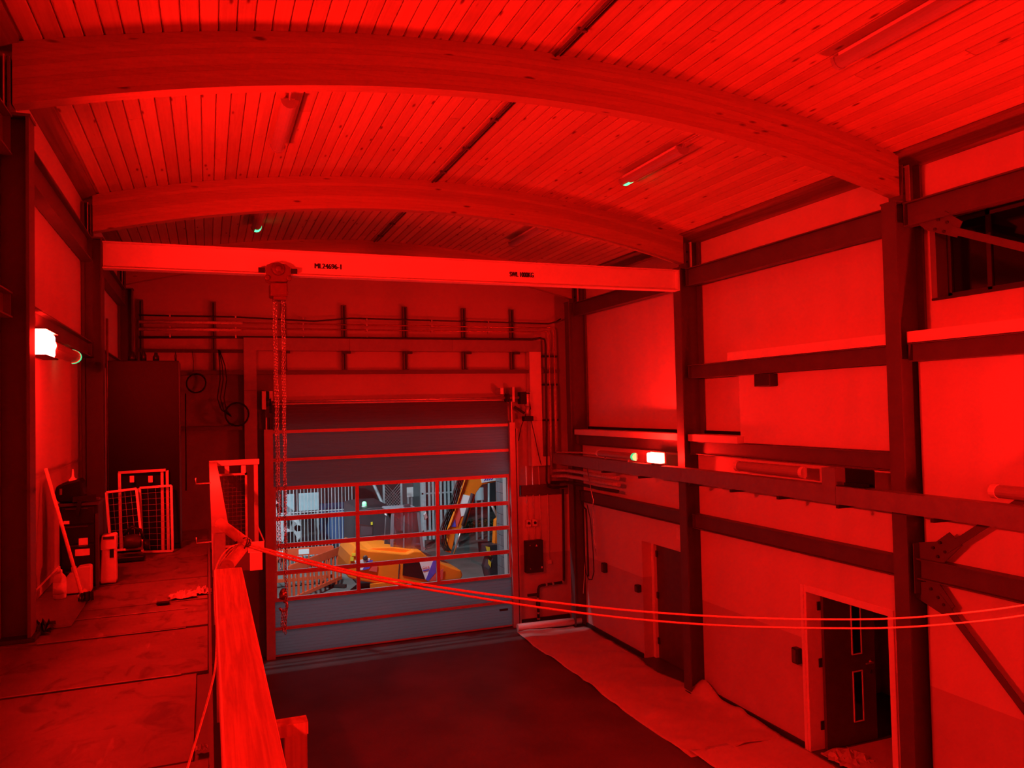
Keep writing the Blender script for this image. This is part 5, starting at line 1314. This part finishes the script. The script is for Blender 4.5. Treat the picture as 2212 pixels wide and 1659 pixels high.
# dark lorry with a beacon, blue container, hedge, kerb wall
lo_ = thing('dark_lorry', (4.6, 21.5, -0.02), 'dark vehicle with a green beacon behind the digger', 'lorry')
outline('lorry_body', 'cabframe', [(772, 1262), (772, 1102), (800, 1096), (846, 1094), (846, 1258)], 20.4, 22.6, lo_, bevel=0.04)
outline('lorry_window', 'cabglass', [(777, 1140), (778, 1132), (806, 1136), (806, 1156), (777, 1160)], 20.38, 20.396, lo_)
outline('lorry_interior', 'galv_flat', [(778, 1158), (779, 1136), (804, 1139), (804, 1155)], 20.39, 20.398, lo_)
outline('yellow_reflector', 'yellow', [(801, 1128), (805, 1127), (805, 1134), (801, 1134)], 20.37, 20.39, lo_)
bcn = q(787, 1092, 20.8)
MB().lathe(bcn-Vector((0, 0, 0.06)), [(0.07, 0), (0.07, 0.05), (0.05, 0.06)], 12).build('beacon_base', 'carwhite', lo_)
MB().lathe(bcn, [(0.06, 0), (0.06, 0.06), (0.05, 0.09), (0.02, 0.11)], 12).build('beacon_lens', 'beacon', lo_)
cn = thing('blue_container', (3.9, 27.5, -0.02), 'blue corrugated container behind the rod fence', 'container')
a = q(712, 1105, 27); b = q(770, 1175, 27)
box(a.x, b.x+0.4, 27.05, 29.5, -0.02, a.z).build('container_shell', 'blue', cn)
for i in range(9):
    x = a.x+(b.x-a.x)*i/9; box(x, x+0.07, 27.0, 27.05, 0.1, a.z-0.08).build('rib', 'blue', cn)
board('grey_cabin', 'grey site cabin behind the white sign board', 'cabin', (893, 1036, 916, 1180), 28.5, 'galv_flat', th=2.0, legs=False)
for x0, y0, x1, y1, mt, lb in ((690, 1100, 704, 1172, 'cabframe', 'dark stacked crate by the van'), (735, 1046, 765, 1066, 'cabframe', 'dark crate high behind the rod fence')):
    a = q(x0, y0, 27.2); b = q(x1, y1, 27.2); tag(box(a.x, b.x, 30.2, 30.8, -0.02, a.z).build('stacked_crate', mt), lb, 'crate', 'crates in the yard')
kw = thing('kerb_wall', (8.5, 26.5, -0.02), 'low concrete kerb wall below the hedge at the right of the yard', 'low wall')
a = q(1000, 1160, 26.5); b = q(1085, 1184, 26.5)
for i in range(4):
    x = a.x+(b.x-a.x+0.8)*i/4; box(x, x+(b.x-a.x+0.8)/4-0.01, 26.5, 26.7, -0.02, a.z).build('kerb_block', 'tarmac', kw)
rn = random.Random(5); mb = MB()
a = q(998, 1128, 27.0); b = q(1090, 1165, 27.0)
for i in range(900):
    x = rn.uniform(a.x, b.x+0.6); y = 27.0+rn.uniform(-0.1, 0.6); z = rn.uniform(-0.02, a.z-0.1*rn.random()); s = 0.06
    d1_ = Vector((rn.uniform(-1, 1), rn.uniform(-1, 1), rn.uniform(-1, 1))).normalized(); d2_ = d1_.orthogonal().normalized()
    c = Vector((x, y, z)); mb.add([c-d1_*s, c+d2_*s*0.5, c+d1_*s, c-d2_*s*0.5], [(0, 1, 2, 3)])
tag(mb.build('hedge', 'hedge'), 'dark green hedge behind the kerb wall', 'hedge', kind='stuff')
fx = thing('floodlight_housing', (2.2, 15.6, 5.5), 'floodlight on the outer wall above the vehicle door', 'floodlight')
box(1.95, 2.45, 15.60, 15.92, 5.66, 5.80).build('housing', 'dark', fx); box(1.55, 3.05, 15.835, 15.85, 4.82, 5.28).build('added_baffle', 'dark', fx); box(1.6, 1.63, 15.46, 15.835, 5.18, 5.21).build('added_baffle_stay', 'dark', fx); box(2.97, 3.0, 15.46, 15.835, 5.18, 5.21).build('added_baffle_stay', 'dark', fx); box(2.15, 2.25, 15.46, 15.62, 5.62, 5.72).build('bracket', 'dark', fx)  # hanging plate and stays added to keep floodlight spill out of the hall
pp = thing('floodlight_pole', (11.5, 25.3, -0.02), 'lighting pole at the far side of the yard', 'pole')
MB().tube([(11.5, 25.3, -0.02), (11.5, 25.3, 7.2)], 0.06, 10).build('mast', 'fence', pp); box(11.2, 11.8, 25.03, 25.24, 7.05, 7.3).build('lamp_head', 'dark', pp)
pl2 = thing('added_spot_pole', (-3.0, 18.9, -0.02), 'added unseen pole for the fence spotlight at the near left of the yard', 'pole')  # pole added out of view to carry the extra spotlight
MB().tube([(-3.0, 18.8, -0.02), (-3.0, 18.8, 6.2)], 0.06, 10).build('mast', 'fence', pl2); box(-3.2, -2.8, 18.7, 18.86, 5.9, 6.2).build('lamp_head', 'dark', pl2)
